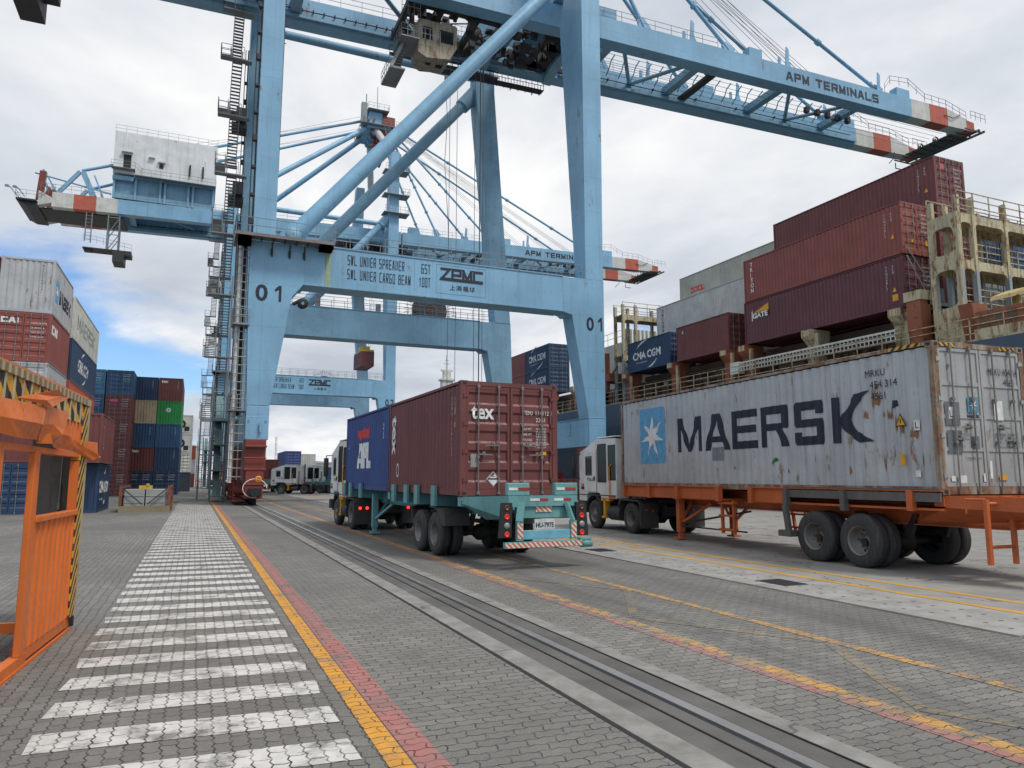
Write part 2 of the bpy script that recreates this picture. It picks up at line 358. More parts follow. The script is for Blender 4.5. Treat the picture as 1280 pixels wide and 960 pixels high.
# ------------------------------------------------------------------ shipping container
HW = 1.219
CACHE = {}
def cached(key, fn):
    if key not in CACHE: CACHE[key] = fn()
    return CACHE[key]
def strip(m, s0, s1, z0, z1, base, side, mi=0):
    """corrugated wall running along one axis; side(s, depth, z) -> point"""
    ss = [s0]; k = math.floor(s0 / CP)
    while k * CP < s1:
        for fr in (0, .26, .5, .76):
            s = (k + fr) * CP
            if s0 < s < s1: ss.append(s)
        k += 1
    ss.append(s1); vs = []
    for s in ss: vs += [side(s, base + corr(s), z0), side(s, base + corr(s), z1)]
    m.add(vs, [(2 * i, 2 * i + 2, 2 * i + 3, 2 * i + 1) for i in range(len(ss) - 1)], mi)
def body_mesh(Lc, H, mat, doors):
    m = M(); z0, z1 = .15, H - .10; b = HW - .012
    strip(m, .08, Lc - .08, z0, z1, b, lambda s, d, z: (-d, s, z)); strip(m, .08, Lc - .08, z0, z1, b, lambda s, d, z: (d, s, z))
    strip(m, -HW + .1, HW - .1, z0, z1, -.02, lambda s, d, z: (s, Lc + d, z))
    if not doors: strip(m, -HW + .1, HW - .1, z0, z1, -.02, lambda s, d, z: (s, -d, z))
    n = int(Lc / .35); vs = []
    for i in range(n + 1):
        y = .06 + (Lc - .12) * i / n; dz = -.02 if i % 2 else -.045
        vs += [(-HW + .05, y, H + dz), (HW - .05, y, H + dz)]
    m.add(vs, [(2 * i, 2 * i + 1, 2 * i + 3, 2 * i + 2) for i in range(n)])
    m.box(-HW + .05, HW - .05, .05, Lc - .05, .10, .145)
    return m.mesh('wall', [mat])
def frame_mesh(Lc, H, mat, doors, cast):
    m = M()
    for sx in (-1, 1):
        for y0, y1 in ((0, .11), (Lc - .11, Lc)):
            a, b = sorted((sx * HW, sx * (HW - .13))); zz = .12 if cast else 0
            m.box(a, b, y0, y1, zz, H - zz)
        a, b = sorted((sx * HW, sx * (HW - .06)))
        m.box(a, b, .11, Lc - .11, H - .075, H - .012); m.box(a, b, .11, Lc - .11, .015, .155)
        for i in range(int(Lc / .6)): pass
    for y0, y1 in ((.003, .10), (Lc - .10, Lc - .003)):
        m.box(-HW + .13, HW - .13, y0, y1, H - .11, H - .01); m.box(-HW + .13, HW - .13, y0, y1, .01, .15)
    return m.mesh('frame', [mat])
def casting_mesh(mat):
    m = M(); m.box(-.089, .089, -.003, .165, 0, .12); m.box(-.045, .045, -.0065, -.002, .03, .09, 1)
    m.box(-.0925, -.088, .05, .11, .03, .09, 1); m.box(.088, .0925, .05, .11, .03, .09, 1)
    return m.mesh('corner_casting', [mat, blk])
def door_mesh(H, mat, side, style):
    m = M(); x0, x1 = (-HW + .14, -.012) if side < 0 else (.012, HW - .14); z0, z1 = .155, H - .115
    fr = .055; yb = .035
    m.box(x0, x0 + fr, .012, .05, z0, z1); m.box(x1 - fr, x1, .012, .05, z0, z1)
    m.box(x0 + fr, x1 - fr, .014, .05, z0, z0 + .07); m.box(x0 + fr, x1 - fr, .014, .05, z1 - .07, z1)
    a, b = x0 + fr, x1 - fr; zz0, zz1 = z0 + .07, z1 - .07
    if style == 'ribs':     # raised bands with sloping recesses between them
        n = 5; p = (zz1 - zz0) / n; pr = [(zz0, .02)]
        for i in range(n):
            s = zz0 + i * p; pr += [(s + p * .18, .02), (s + p * .30, .052), (s + p * .72, .052), (s + p * .84, .02)]
        pr.append((zz1, .02)); vs = []
        for z, y in pr: vs += [(a, y, z), (b, y, z)]
        m.add(vs, [(2 * i, 2 * i + 1, 2 * i + 3, 2 * i + 2) for i in range(len(pr) - 1)])
        # recesses stop short of the frame
    else:                   # flat sheets with pressed cross bars
        m.box(a, b, .034, .05, zz0, zz1)
        n = 4
        for i in range(1, n): z = zz0 + (zz1 - zz0) * i / n; m.box(a, b, .016, .034, z - .035, z + .035)
    return m.mesh('door', [mat])
def rod_mesh(H, mat):
    m = M(); m.tube((0, -.03, .04), (0, -.03, H - .05), .017, 6)
    for z in (.07, H * .34, H * .62, H - .12): m.box(-.032, .032, -.045, .014, z - .03, z + .03)
    return m.mesh('locking_rod', [mat])
def handle_mesh(mat, s):
    m = M(); m.beam((0, -.05, 0), (s * .34, -.045, -.012), .014, .03); m.box(min(s * .1, s * .17), max(s * .1, s * .17), -.04, .01, -.05, .06); m.tube((s * .13, -.06, -.05), (s * .13, -.06, .03), .012, 5)
    return m.mesh('handle', [mat])
def hinge_mesh(mat):
    m = M(); m.box(-.05, .05, -.012, .012, -.035, .035); m.tube((-.05 , -.012, -.05), (-.05, -.012, .05), .016, 6); return m.mesh('hinge', [mat])
def container(label, loc, Lc=6.058, H=2.591, mat=None, doors=True, rz=0, detail=1, style='ribs', fmat=None, dmat=None, group=None, rodm=None, kind='shipping_container'):
    rodm = rodm or steel
    fmat = fmat or mat; dmat = dmat or mat; mn = mat.name
    t = thing(kind, label, 'container', loc, rz, group)
    link('wall', cached(('b', Lc, H, mn, doors), lambda: body_mesh(Lc, H, mat, doors)), t)
    link('frame', cached(('f', Lc, H, fmat.name, doors, detail > 1), lambda: frame_mesh(Lc, H, fmat, doors, detail > 1)), t)
    if detail > 1:
        for sx in (-1, 1):
            for y, r_ in ((0, 0), (Lc, 180)):
                for z in (0, H - .12):
                    link('corner_casting', cached(('c', fmat.name), lambda: casting_mesh(fmat)), t, loc=(sx * (HW - .089), y, z), rot=(0, 0, R(r_)))
    if doors:
        for s in (-1, 1):
            d = link('door', cached(('d', H, dmat.name, s, style), lambda: door_mesh(H, dmat, s, style)), t)
            for x in ((.30, .80) if detail else ()):
                x = s * x if s > 0 else s * x
                rd = link('locking_rod', cached(('r', H, rodm.name), lambda: rod_mesh(H, rodm)), d, loc=(x, 0, 0))
                if detail > 1: pass
            if detail > 1:
                for x, z in ((.30, H * .44), (.80, H * .36)):
                    sg = 1 if x == .30 else -1
                    link('handle', cached(('h', rodm.name, s * sg), lambda: handle_mesh(rodm, s * sg)), d, loc=(s * x, 0, z))
                for z in (.35, H * .38, H * .62, H - .35):
                    link('hinge', cached(('hg', dmat.name), lambda: hinge_mesh(dmat)), d, loc=(s * (HW - .12), 0, z))
    return t
def side_text(t, mw, mat, face, a, z, Lc=6.058, width=None, vertical=False, conf=True, name='lettering', lift=.004):
    """face 'L' (-x wall, reading towards y=0), 'R' (+x wall), 'N' (y=0 end)"""
    if face == 'L': args = ((-(HW - .012), a, z), (0, -1, 0), (0, 0, 1), (-1, 0, 0)); cf = (a, -1)
    elif face == 'R': args = ((HW - .012, a, z), (0, 1, 0), (0, 0, 1), (1, 0, 0)); cf = (a, 1)
    else: args = ((a, .016, z), (1, 0, 0), (0, 0, 1), (0, -1, 0)); cf = None
    if vertical: cf = None
    return place_text(mw, t, mat, *args, name=name, width=width, conform=cf if conf else None, lift=lift if (conf and cf) or face == 'N' else max(lift, .006))
def column_text(t, txt, mat, face, a, z, h, Lc, step=None):
    """letters stacked one under another"""
    m2 = None
    for i, ch in enumerate(txt):
        if ch == ' ': continue
        side_text(t, font_text(ch, h, .01), mat, face, a, z - i * (step or h * 1.25), Lc, conf=False)

# ------------------------------------------------------------------ ground
def sheet(name, x0, x1, y0, y1, z, mat, thick=None):
    m = M(); m.add([(x0, y0, z), (x1, y0, z), (x1, y1, z), (x0, y1, z)], [(0, 1, 2, 3)])
    return struct(name, m, [mat])
pav = paver_mat('block_paving')
sheet('ground', -900, 33, -120, 2500, 0, pav)
apron = concrete('apron_concrete', (.215, .208, .195), (.30, .29, .272))
sheet('walkway_paving', -900, 1.32, -120, 125, .002, paver_mat('block_paving_turned', turn=True))
sheet('quay_apron', 10.36, 32.2, -120, 700, .004, apron)
sheet('yard_road', -900, 33, 118, 2500, .008, concrete('road_concrete', (.22, .215, .2), (.3, .29, .275), 1, False))
band = concrete('rail_concrete', (.165, .16, .15), (.27, .262, .245), 2.6)
groove = concrete('groove_asphalt', (.075, .073, .069), (.125, .121, .114), 1, False)
def rail_track(x, name='rail_track'):
    m = M(); y0, y1 = -40, 600
    m.box(x - .74, x - .49, y0, y1, .0, .012, 0); m.box(x + .31, x + .50, y0, y1, .0, .012, 0)
    m.box(x - .49, x - .055, y0, y1, .0, .006, 1); m.box(x + .06, x + .30, y0, y1, .0, .006, 1)
    m.box(x - .052, x + .052, y0, y1, .0, .020, 2); m.box(x + .055, x + .085, y0, y1, .0, .0075, 3)
    m.box(x + .29, x + .303, y0, y1, 0, .016, 3); m.box(x - .26, x - .248, y0, y1, 0, .016, 3)
    m.box(x - .085, x - .053, y0, y1, 0, .0075, 3)
    m.box(x - .775, x - .742, y0, y1, 0, .0035, 3); m.box(x + .502, x + .512, y0, y1, 0, .0035, 3)
    return struct(name, m, [band, groove, paint('rail_head_steel', (.34, .33, .33), .38, .6, .15, 0, .1), blk])
rail_track(3.755); rail_track(30.3, 'waterside_rail_track')
wh = paver_mat('worn_white_paint', (.62, .61, .58), .95, 2.6, .46, .68, turn=True)
ye = paver_mat('worn_yellow_paint', (.66, .31, .035), .96, 2.2, .45, .74, 11)
ye2 = paver_mat('faded_yellow_paint', (.60, .31, .06), .8, 2.6, .42, .60, 5)
ye3 = paver_mat('scuffed_yellow_paint', (.42, .27, .10), .34, 3.0, .42, .54, 9)
re = paver_mat('faded_red_paint', (.43, .155, .14), .82, 1.8, .42, .70, 23)
re2 = paver_mat('worn_red_paint', (.46, .17, .15), .62, 2.6, .42, .62, 31)
m = M(); Y = 2.75; i = 0
rr = random.Random(3)
while Y < 62:
    w = .42 if Y < 30 else .45; j = rr.uniform(-.02, .02)
    m.add([(-.97 + j, Y + .03, .006), (1.11 + j, Y - .13, .006), (1.11 - j, Y + w - .13, .006), (-.97 - j, Y + w + .03, .006)], [(0, 1, 2, 3)])
    Y += .81
struct('crosswalk_stripes', m, [wh])
m = M()
def wavy(m, x0, x1, y0, y1, z, amp=.012, step=3, seed=0, slope=0.0):
    r_ = random.Random(seed); n = int((y1 - y0) / step); vs = []
    for i in range(n + 1):
        y = y0 + step * i; a = r_.uniform(-amp, amp); vs += [(x0 + a + slope * (y - y0), y, z), (x1 + a * .5 + slope * (y - y0), y, z)]
    m.add(vs, [(2 * i, 2 * i + 1, 2 * i + 3, 2 * i + 2) for i in range(n)])
m = M(); wavy(m, 1.245, 1.40, 0, 84, .0065, .008); struct('walkway_line_yellow', m, [ye])
m = M(); wavy(m, 1.42, 1.62, 0, 84, .0045, .012, seed=2); struct('walkway_line_red', m, [re])
m = M(); wavy(m, 5.16, 5.34, -6, 120, .005, .01, seed=4); struct('lane_line_yellow', m, [ye2])
m = M(); wavy(m, 5.02, 5.17, -6, 120, .0042, .012, seed=5); struct('lane_line_red', m, [re2])
m = M(); wavy(m, 6.69, 6.84, -6, 120, .005, .02, seed=6); struct('lane_edge_line', m, [ye2])
m = M()
for k in range(24):
    y = -2 + k * 2.1; a = 5.4 if k % 2 else 6.6; b = 6.6 if k % 2 else 5.4
    m.add([(a, y, .0038), (a + .16, y + .02, .0038), (b + .16, y + 2.1, .0038), (b, y + 2.08, .0038)], [(0, 1, 2, 3)])
struct('hatched_marking', m, [ye3])
slab = concrete('trench_cover_concrete', (.22, .213, .20), (.33, .32, .30), 1.8, False)
m = M(); y = -12; rr = random.Random(9)
while y < 150:
    m.box(8.92, 10.32, y, y + 4.38, 0, .022)
    y += 4.42
struct('trench_cover', m, [slab])
m = M(); y = -12
while y < 60:
    for gx in (9.25, 9.55, 9.85):
        for q in range(11):
            yy = y + .3 + q * .37; r0 = .035
            m.lathe((gx + (q % 2) * .08, yy, .0222), (0, 0, 1), [(0, 0), (.001, r0)], 8, 0)
    y += 4.42
struct('trench_cover_holes', m, [flat('hole_dirt', (.10, .095, .085), .9)])
m = M()
for y in (9.75, 16.0, 31):
    m.box(9.3, 9.82, y, y + .72, .022, .030, 0)
    for q in range(9): m.box(9.33, 9.79, y + .05 + q * .07, y + .08 + q * .07, .030, .038, 0)
for x0, x1, y0, y1 in ((10.33, 10.36, -12, 150),): m.box(x0, x1, y0, y1, .001, .006, 0)
struct('drain_grate', m, [darksteel])
m = M(); wavy(m, 10.45, 10.62, -8, 80, .008, .02, seed=8); wavy(m, 11.25, 11.42, -8, 80, .008, .03, seed=10); struct('apron_line_yellow', m, [paint('apron_yellow', (.5, .28, .06), .8, 0, .6, 0, .3)])
m = M()
for y in (33.5,): m.box(1.9, 3.1, y, y + .12, .001, .008)
m.box(1.75, 3.2, 36.4, 36.75, .001, .007)
struct('cable_trench', m, [groove])
# water beyond the quay edge and the quay's fender wall
t = NT('sea_water'); t.b.inputs['Base Color'].default_value = (.02, .05, .055, 1); t.b.inputs['Roughness'].default_value = .12; t.bump(t.noise(t.coords(False), .8, 6), .4, .1)
sheet('water', 33, 1500, -300, 2500, -2.4, t.m)
m = M(); m.box(32.2, 33.0, -120, 700, -3, .18); struct('quay_edge', m, [concrete('quay_concrete', (.25, .24, .22), (.33, .32, .3))])

# ------------------------------------------------------------------ ship-to-shore gantry crane
bogie_red = paint('bogie_red', (.20, .034, .024), .5, 0, .5, .25, .35)
band_red = paint('faded_red_band', (.46, .10, .06), .55, 0, .4, .1, .3)
band_white = paint('dull_white_band', (.56, .56, .52), .55, 0, .4, .1, .35)
house_white = paint('machine_house_white', (.64, .655, .66), .5, 0, .25, .05, .25, .4)
cab_cream = paint('operator_cab_cream', (.36, .32, .235), .55, 0, .7, .9, .6)
stair_m = paint('stair_steel', (.24, .25, .25), .55, .3, .3, .3)
rope = flat('wire_rope', (.10, .10, .10), .5, .5)
yel_mach = flat('machine_yellow', (.5, .33, .05), .55)
C0 = (3.75, 62.4, 0)
crane = thing('gantry_crane', 'nearest pale blue ship-to-shore gantry crane marked 01 spanning the truck lanes', 'crane', C0, 0, 'ship-to-shore gantry cranes')
def CM(): return M(C0)
def CB(m, name, mats, parent=None, **k):
    """child built in world coordinates: the crane root carries the offset"""
    return m.build(name, mats, parent or crane, **k)
def loft(m, secs, mi=0):
    vs = []
    for x0, x1, y0, y1, z in secs: vs += [(x0, y0, z), (x1, y0, z), (x1, y1, z), (x0, y1, z)]
    fs = [(0, 1, 2, 3)]; n = len(secs)
    for k in range(n - 1):
        for i in range(4): fs.append((4 * k + i, 4 * k + (i + 1) % 4, 4 * k + 4 + (i + 1) % 4, 4 * k + 4 + i))
    fs.append(tuple(4 * (n - 1) + i for i in range(4))); m.add(vs, fs, mi)
for front in (True, False):
    ya, yb = (52.0, 53.7) if front else (71.1, 72.8)
    def ys(d): return (ya, ya + d) if front else (yb - d, yb)
    mt = crane_blue if front else crane_grime
    # landside leg with its flared knee, waterside leg
    m = CM(); m.prism([(3.0, 6.72), (4.5, 6.72), (5.7, 14.5), (6.5, 15.5), (6.5, 18.4), (2.8, 18.4), (2.78, 14.5)], 'y', ya, yb)
    loft(m, [(2.92, 4.42, *ys(1.7), 18.402), (2.92, 4.42, *ys(2.0), 40), (2.92, 4.42, *ys(2.6), 47.5)])
    for z in (24.6, 31.2): m.box(2.912, 4.428, *((ya - .008, ya + .3) if front else (yb - .3, yb + .008)), z, z + .05)
    CB(m, 'leg', mt, bevel=.03)
    m = CM(); m.prism([(29.5, 6.72), (31.1, 6.72), (31.1 if front else 30.75, 18.4), (27.2, 18.4), (27.2, 15.45), (28.05, 15.2)], 'y', ya, yb)
    if front: loft(m, [(29.35, 31.05, *ys(1.75), 18.402), (29.3, 31.15, *ys(4.2), 43.6), (29.35, 31.1, *ys(2.4), 49), (29.5, 31.0, *ys(1.9), 60)])
    else: loft(m, [(28.9, 30.7, *ys(1.75), 18.402), (26.4, 28.6, *ys(2.1), 44.5), (26.6, 28.6, *ys(2.0), 49), (27.2, 28.8, *ys(1.8), 60)])
    for z in (20.5, 26.0, 36.5) if front else (): m.box(29.343, 31.1, *((ya - .008, ya + .3) if front else (yb - .3, yb + .008)), z, z + .05)
    CB(m, 'leg', mt, bevel=.03)
    m = CM(); m.box(6.5, 27.2, ya + .004, yb - .004, 15.5, 18.4); m.box(6.5, 27.2, ya - .12, yb + .12, 15.42, 15.5, 1); m.box(6.5, 27.2, ya - .06, yb + .06, 18.4, 18.46)
    for x in (8.35, 12.2, 21.8, 24.6): m.box(x, x + .03, ya - .004, ya + .002, 15.5, 18.4, 1)
    for x in (6.2, 27.6): m.tube((x, ya + .5, 15.35), (x, yb - .5, 15.35), .3, 10, 1)
    CB(m, 'portal_beam', [mt, crane_grime], bevel=0)
    m = CM(); yc = (ya + yb) / 2
    m.tube((5.2, yc, 18.6), (29.7, yc, 48.2) if front else (27.4, yc, 45.4), .61, 20); m.tube((5.1, yc, 18.5), (6.2, yc, 19.85), .75, 20); m.tube((28.0, yc, 46.1) if front else (25.2, yc, 42.7), (29.6, yc, 48.1) if front else (27.0, yc, 45), .8, 20)
    for f in (.2, .4, .6, .8): p_, q_ = Vector((5.2, yc, 18.6)).lerp((29.7, yc, 48.2), f), Vector((5.2, yc, 18.6)).lerp((29.7, yc, 48.2), f + .0015); m.tube(p_, q_, .618, 20)
    CB(m, 'diagonal_brace', mt)
    m = CM(); m.tube((4.3, yc, 46.4), (29.5 if front else 26.8, yc, 46.4), .42, 16); CB(m, 'tie_pipe', mt)
# beams running along the quay: sills and upper cross girders
m = CM(); m.box(3.0, 4.5, 51.98, 72.82, 4.4, 6.7); m.box(2.99, 4.51, 51.97, 53.9, 5.9, 5.96)
for x in (3.2, 4.3): m.box(x - .04, x + .04, 51.9, 51.98, 5.6, 5.8)
m.tube((3.95, 51.85, 4.9), (3.95, 51.85, 5.5), .1, 8); CB(m, 'sill_beam', crane_blue, bevel=.03)
m = CM(); m.box(29.5, 31.1, 51.98, 72.82, 4.4, 6.7); m.box(29.4, 31.12, 51.95, 58, 6.7, 6.76); m.box(29.44, 29.5, 55.2, 55.8, 5.4, 6.4); CB(m, 'sill_beam', crane_blue, bevel=.03)
for x0, x1 in ((3.0, 4.4), (29.4, 31.0)):
    m = CM(); m.box(x0, x1, 53.9, 70.9, 47.3, 49.3); CB(m, 'cross_girder', crane_grime, bevel=.03)
def zb(x): return 44.0 + .021 * x        # underside of the boom and back girders
def girder_seg(m, x0, x1, y0, y1, mi=0, h0=2.35, h1=2.35, b1=0):
    z0, z1 = zb(x0), zb(x1) + b1
    vs = [(x0, y0, z0), (x0, y1, z0), (x0, y1, z0 + h0), (x0, y0, z0 + h0), (x1, y0, z1), (x1, y1, z1), (x1, y1, z1 + h1), (x1, y0, z1 + h1)]
    m.add(vs, [(0, 1, 2, 3), (4, 5, 6, 7), (0, 1, 5, 4), (1, 2, 6, 5), (2, 3, 7, 6), (3, 0, 4, 7)], mi)
for y0, y1, inn in ((57.4, 58.9, 1), (65.6, 67.1, -1)):
    m = CM(); girder_seg(m, -13.4, 33.0, y0, y1); girder_seg(m, 33.25, 78.4, y0, y1)
    yi = y1 if inn > 0 else y0 - .35
    m.box(-13, 78, yi + .0, yi + .34, zb(20) + .1, zb(20) + .45, 1) if False else None
    for a, b in ((-13, 30), (34, 78)): m.beam((a, (yi * 2 + .35) / 2, zb(a) + .35), (b, (yi * 2 + .35) / 2, zb(b) + .35), .33, .3, 1)
    g = CB(m, 'boom_girder', [crane_blue, crane_grime])
    m = CM()
    girder_seg(m, 78.4, 81.6, y0, y1, 1); girder_seg(m, 81.6, 84.9, y0, y1, 0); girder_seg(m, 84.9, 88.4, y0, y1, 1, 2.35, 1.45, .1); girder_seg(m, 88.4, 89.9, y0, y1, 0, 1.45, 1.2, .1)
    CB(m, 'striped_boom_tip', [band_red, band_white])
    m = CM(); girder_seg(m, -16.4, -13.4, y0, y1, 1); girder_seg(m, -19.5, -16.4, y0, y1, 0); girder_seg(m, -22.4, -19.5, y0, y1, 1); girder_seg(m, -24.2, -22.4, y0, y1, 1, 2.35, .8, .6)
    CB(m, 'striped_girder_end', [band_red, band_white])
    # catwalk on the girder: outside rails and upright sheave brackets
    for pts, st in [([(a, y0 + .1, zb(a) + 2.35), (b, y0 + .1, zb(b) + 2.35)], 2.0) for a, b in ((-13, 3), (4.5, 29), (33, 49))] + [([(74, y0 + .1, zb(74) + 2.35), (75, y0 + .1, zb(75) + 3.6), (78.2, y0 + .1, zb(78) + 3.9), (81, y0 + .1, zb(81) + 2.5), (84.9, y0 + .1, zb(84.9) + 2.4), (88.6, y0 + .1, zb(88) + 1.5)], 1.3), ([(88.6, y0 - .5, zb(88) + 1.4), (91.4, y0 - .5, zb(90) + 1.3)], .9)]:
        m = CM(); m.railing(pts, step=st); CB(m, 'handrail', rail_m)
    m = CM()
    for x in (45.5, 58.6, 73.0):
        m = CM(); m.prism([(x, zb(x) + 2.3), (x + 1.0, zb(x) + 2.3), (x + .55, zb(x) + 3.2), (x + .62, zb(x) + 4.6), (x + .25, zb(x) + 4.9), (x + .1, zb(x) + 3.3)], 'y', y0 + .3, y0 + .42)
        m.prism([(x - .5, zb(x) + 2.3), (x - .1, zb(x) + 2.3), (x - .15, zb(x) + 3.8), (x - .45, zb(x) + 3.8)], 'y', y0 + .8, y0 + .95); CB(m, 'sheave_bracket', crane_blue)
    for x, w in ((53.4, 1.8), (76.3, 2.2), (34.5, 2.0)): m = CM(); m.box(x, x + w, y0 + .25, y1 - .25, zb(x) + 2.3, zb(x) + 3.6); CB(m, 'stay_anchor', crane_blue)
# outriggers, lattice and cross beams between the girders
m = CM()
for x in (36.5, 47.5, 59.5, 71.5): m = CM(); m.box(x, x + .9, 58.9, 65.6, zb(x) + .9, zb(x) + 1.7); CB(m, 'cross_brace', crane_grime)
for a, b, y0, y1 in ((38, 43, 58.9, 65.6), (43, 47.5, 65.6, 58.9), (60.4, 66, 58.9, 65.6), (66, 71.5, 65.6, 58.9), (12, 18, 58.9, 65.6), (-8, -2, 58.9, 65.6)):
    m = CM(); m.tube((a, y0, zb(a) + 1.2), (b, y1, zb(b) + 1.2), .22, 8); CB(m, 'cross_brace', crane_grime)
for x in (-12, 6, 26): m = CM(); m.box(x, x + .9, 58.9, 65.6, zb(x) + .6, zb(x) + 1.9); CB(m, 'cross_brace', crane_grime)
for x in (24.6, 32.0): m = CM(); m.prism([(58.9, 43.6), (61, 44.4), (63.5, 44.4), (65.6, 43.6), (65.6, 46.6), (58.9, 46.6)], 'x', x, x + 1.0); CB(m, 'cross_brace', crane_grime)
m = CM()
for k in range(26):        # goose-neck festoon arms over the far girder
    x = 35 + k * 1.6; m = CM()
    m.path([(x, 65.3, zb(x) + 1.4), (x, 64.6, zb(x) + 1.9), (x + .1, 64.4, zb(x) + 2.6), (x + .15, 63.6, zb(x) + 3.0)], .07, 5); CB(m, 'festoon_arm', crane_grime)
m = CM()
for a, b in ((34, 72), ):
    m.beam((a, 60.0, zb(a) + 1.9), (b, 60.0, zb(b) + 1.9), .8, .12); m.railing([(a, 60.4, zb(a) + 1.95), (b, 60.4, zb(b) + 1.95)], step=2)
    m.railing([(a, 59.6, zb(a) + 1.95), (b, 59.6, zb(b) + 1.95)], step=2)
for k in range(12):
    x = 35 + 3.1 * k; m.box(x, x + .6, 59.5, 60.5, zb(x) + 1.45, zb(x) + 1.85, 0)
CB(m, 'boom_catwalk', [walk_m])
m = CM()
for i in range(7):
    y = 59.6 + i * .85; m.tube((26, y, 46.0), (88, y, zb(88) + .9), .022, 4, caps=False)
CB(m, 'trolley_rope', rope)
m = CM(); m.box(90.0, 90.25, 56.9, 67.5, zb(90) + .02, zb(90) + .28); m.box(91.0, 91.2, 56.9, 67.5, zb(90) + .02, zb(90) + .28); m.box(87.6, 91.0, 58.9, 65.6, zb(88) + .12, zb(88) + .2)
for k in range(9): m.box(87.6, 91.0, 57.0 + k * 1.28, 57.14 + k * 1.28, zb(88) - .02, zb(88) + .12)
for y in (60.2, 62.2, 64.4): m.lathe((89.2, y, zb(89) + .9), (0, 1, 0), [(-.12, .55), (.12, .55)], 12); m.prism([(88.4, zb(88)), (90.2, zb(88)), (89.4, zb(88) + 1.4)], 'y', y + .15, y + .3, 1)
m.path([(88.0, 67.5, zb(88) - .2), (88.0, 67.5, zb(88) - 1.0), (89.4, 67.5, zb(88) - 1.0)], .07, 5)
CB(m, 'boom_tip_platform', [paint('weathered_platform_steel', (.11, .115, .11), .6, .2, .5, .3), bogie_red])
m = CM(); m.path([(85.2, 65.4, zb(85)), (84.8, 65.2, zb(85) - 1.0), (83.8, 65.2, zb(85) - 1.9)], .06, 5); m.path([(84.2, 57.3, zb(84) + 1.3), (85.6, 57.2, zb(84) + 1.1), (87.2, 57.25, zb(84) + 1.9)], .05, 5)
CB(m, 'loose_cable', blk)
# machine house, its base and the back end
m = CM(); m.box(-14.4, .9, 57.1, 68.0, 50.4, 57.4)
for x in (-10.4, -4.9, -2.1): m.box(x, x + .06, 57.085, 57.1, 50.5, 57.35)
hs = CB(m, 'machine_house', house_white)
m = CM(); m.box(-13.0, -11.9, 57.04, 57.1, 51.3, 53.6); CB(m, 'door', blk, hs)
m = CM(); m.box(-13.3, -11.7, 56.5, 57.1, 53.9, 54.1); m.box(-9.4, -8.5, 56.6, 57.1, 53.6, 53.8, 0); m.box(-8.0, -6.9, 56.6, 57.1, 53.0, 53.25, 0); CB(m, 'canopy', house_white, hs)
m = CM(); m.box(-7.8, -7.2, 57.05, 57.1, 52.1, 52.9)
for x in (-3.2, -1.2): m.tube((x, 56.9, 51.4), (x, 56.9, 53.4), .14, 6)
CB(m, 'louvre', darksteel, hs)
m = CM(); m.railing([(-14.4, 57.2, 57.4), (.9, 57.2, 57.4)], step=1.6); m.railing([(-14.6, 56.1, 51.0), (-11.2, 56.1, 51.0), (-10.2, 56.1, 50.1), (.9, 56.1, 50.1)], step=1.4)
m.box(-14.6, -11.2, 56.0, 57.08, 50.9, 51.0); m.box(-11.2, .9, 56.0, 57.08, 50.0, 50.1); CB(m, 'gallery', rail_m, hs)
m = CM(); m.box(-14.2, .7, 57.9, 67.2, 47.0, 50.38); m.box(-14.4, -11.4, 57.12, 57.9, 49.3, 50.0); m.box(-11.3, .9, 57.12, 57.9, 49.9, 50.38)
for x in (-14.3, -11.2, -7.6, -6.9, -3.4, -2.7, .4): m.box(x, x + .3, 57.3, 57.9, 46.3, 49.9)
m.box(-14.2, .7, 57.5, 57.9, 46.36, 47.2); CB(m, 'house_base', crane_grime)
m = CM(); m.box(-24.2, -12.5, 58.9, 65.6, 43.5, 43.7); m.box(-27.0, -24.3, 56.9, 67.6, 43.9, 44.15); m.prism([(-27, 43.9), (-24.2, 43.9), (-24.2, 43.3), (-25.8, 43.3)], 'y', 57.4, 67.1)
CB(m, 'service_platform', darksteel)
m = CM(); m.railing([(-24.2, 56.5, 44.2), (-27, 56.5, 44.2), (-27, 68, 44.2)], step=1.2); CB(m, 'handrail', rail_m)
for y in (57.5, 67): m = CM(); m.railing([(-24, y, 46.0), (-14.5, y, 46.2)], step=1.4); CB(m, 'handrail', rail_m)
m = CM()
for x in (-27.6, -26.6): m.path([(x + .8, 56.6, 44.3), (x, 56.6, 45.4), (x - .4, 56.6, 45.6)], .09, 5); m.box(x - .8, x - .3, 56.4, 56.8, 45.5, 45.75); CB(m, 'floodlight', rail_m); m = CM()
m.railing([(-24.2, 57.3, 44.2), (-22.0, 57.3, 46.2)], step=.6, h=1); CB(m, 'handrail', rail_m)
m = CM(); m.beam((-24.2, 58.2, 44.6), (-23.9, 58.2, 49.2), .9, .7); m.beam((-24.2, 66.3, 44.6), (-23.9, 66.3, 49.2), .9, .7); m.prism([(-23.7, 45.2), (-21.8, 45.2), (-23.0, 46.9)], 'y', 58, 58.5); m.tube((-23.9, 58.2, 48), (-23.9, 66.3, 48), .2, 8)
CB(m, 'rope_anchor', bogie_red)
for y in (58.1, 66.4):
    m = CM(); m.beam((-21.8, y, 46.0), (-19.0, y, 50.0), .5, .55); m.beam((-16.9, y, 46.2), (-18.6, y, 50.0), .5, .8); m.tube((-25, y, 48.8), (-14.5, y, 47.0), .13, 6)
    for a, b in (((-23.2, y, 46.2), (-24.0, y, 49.5)), ((-22, y, 46.2), (-23.9, y, 49.5)), ((-15.5, y, 46), (-17.0, y, 49.7))): m.tube(a, b, .12, 6)
    CB(m, 'stay_frame', crane_blue)
m = CM()
for x in (-14.6, -13.0):
    for y in (57.6, 59.4): m.tube((x, y, 37.4), (x, y, 43.6), .1, 6)
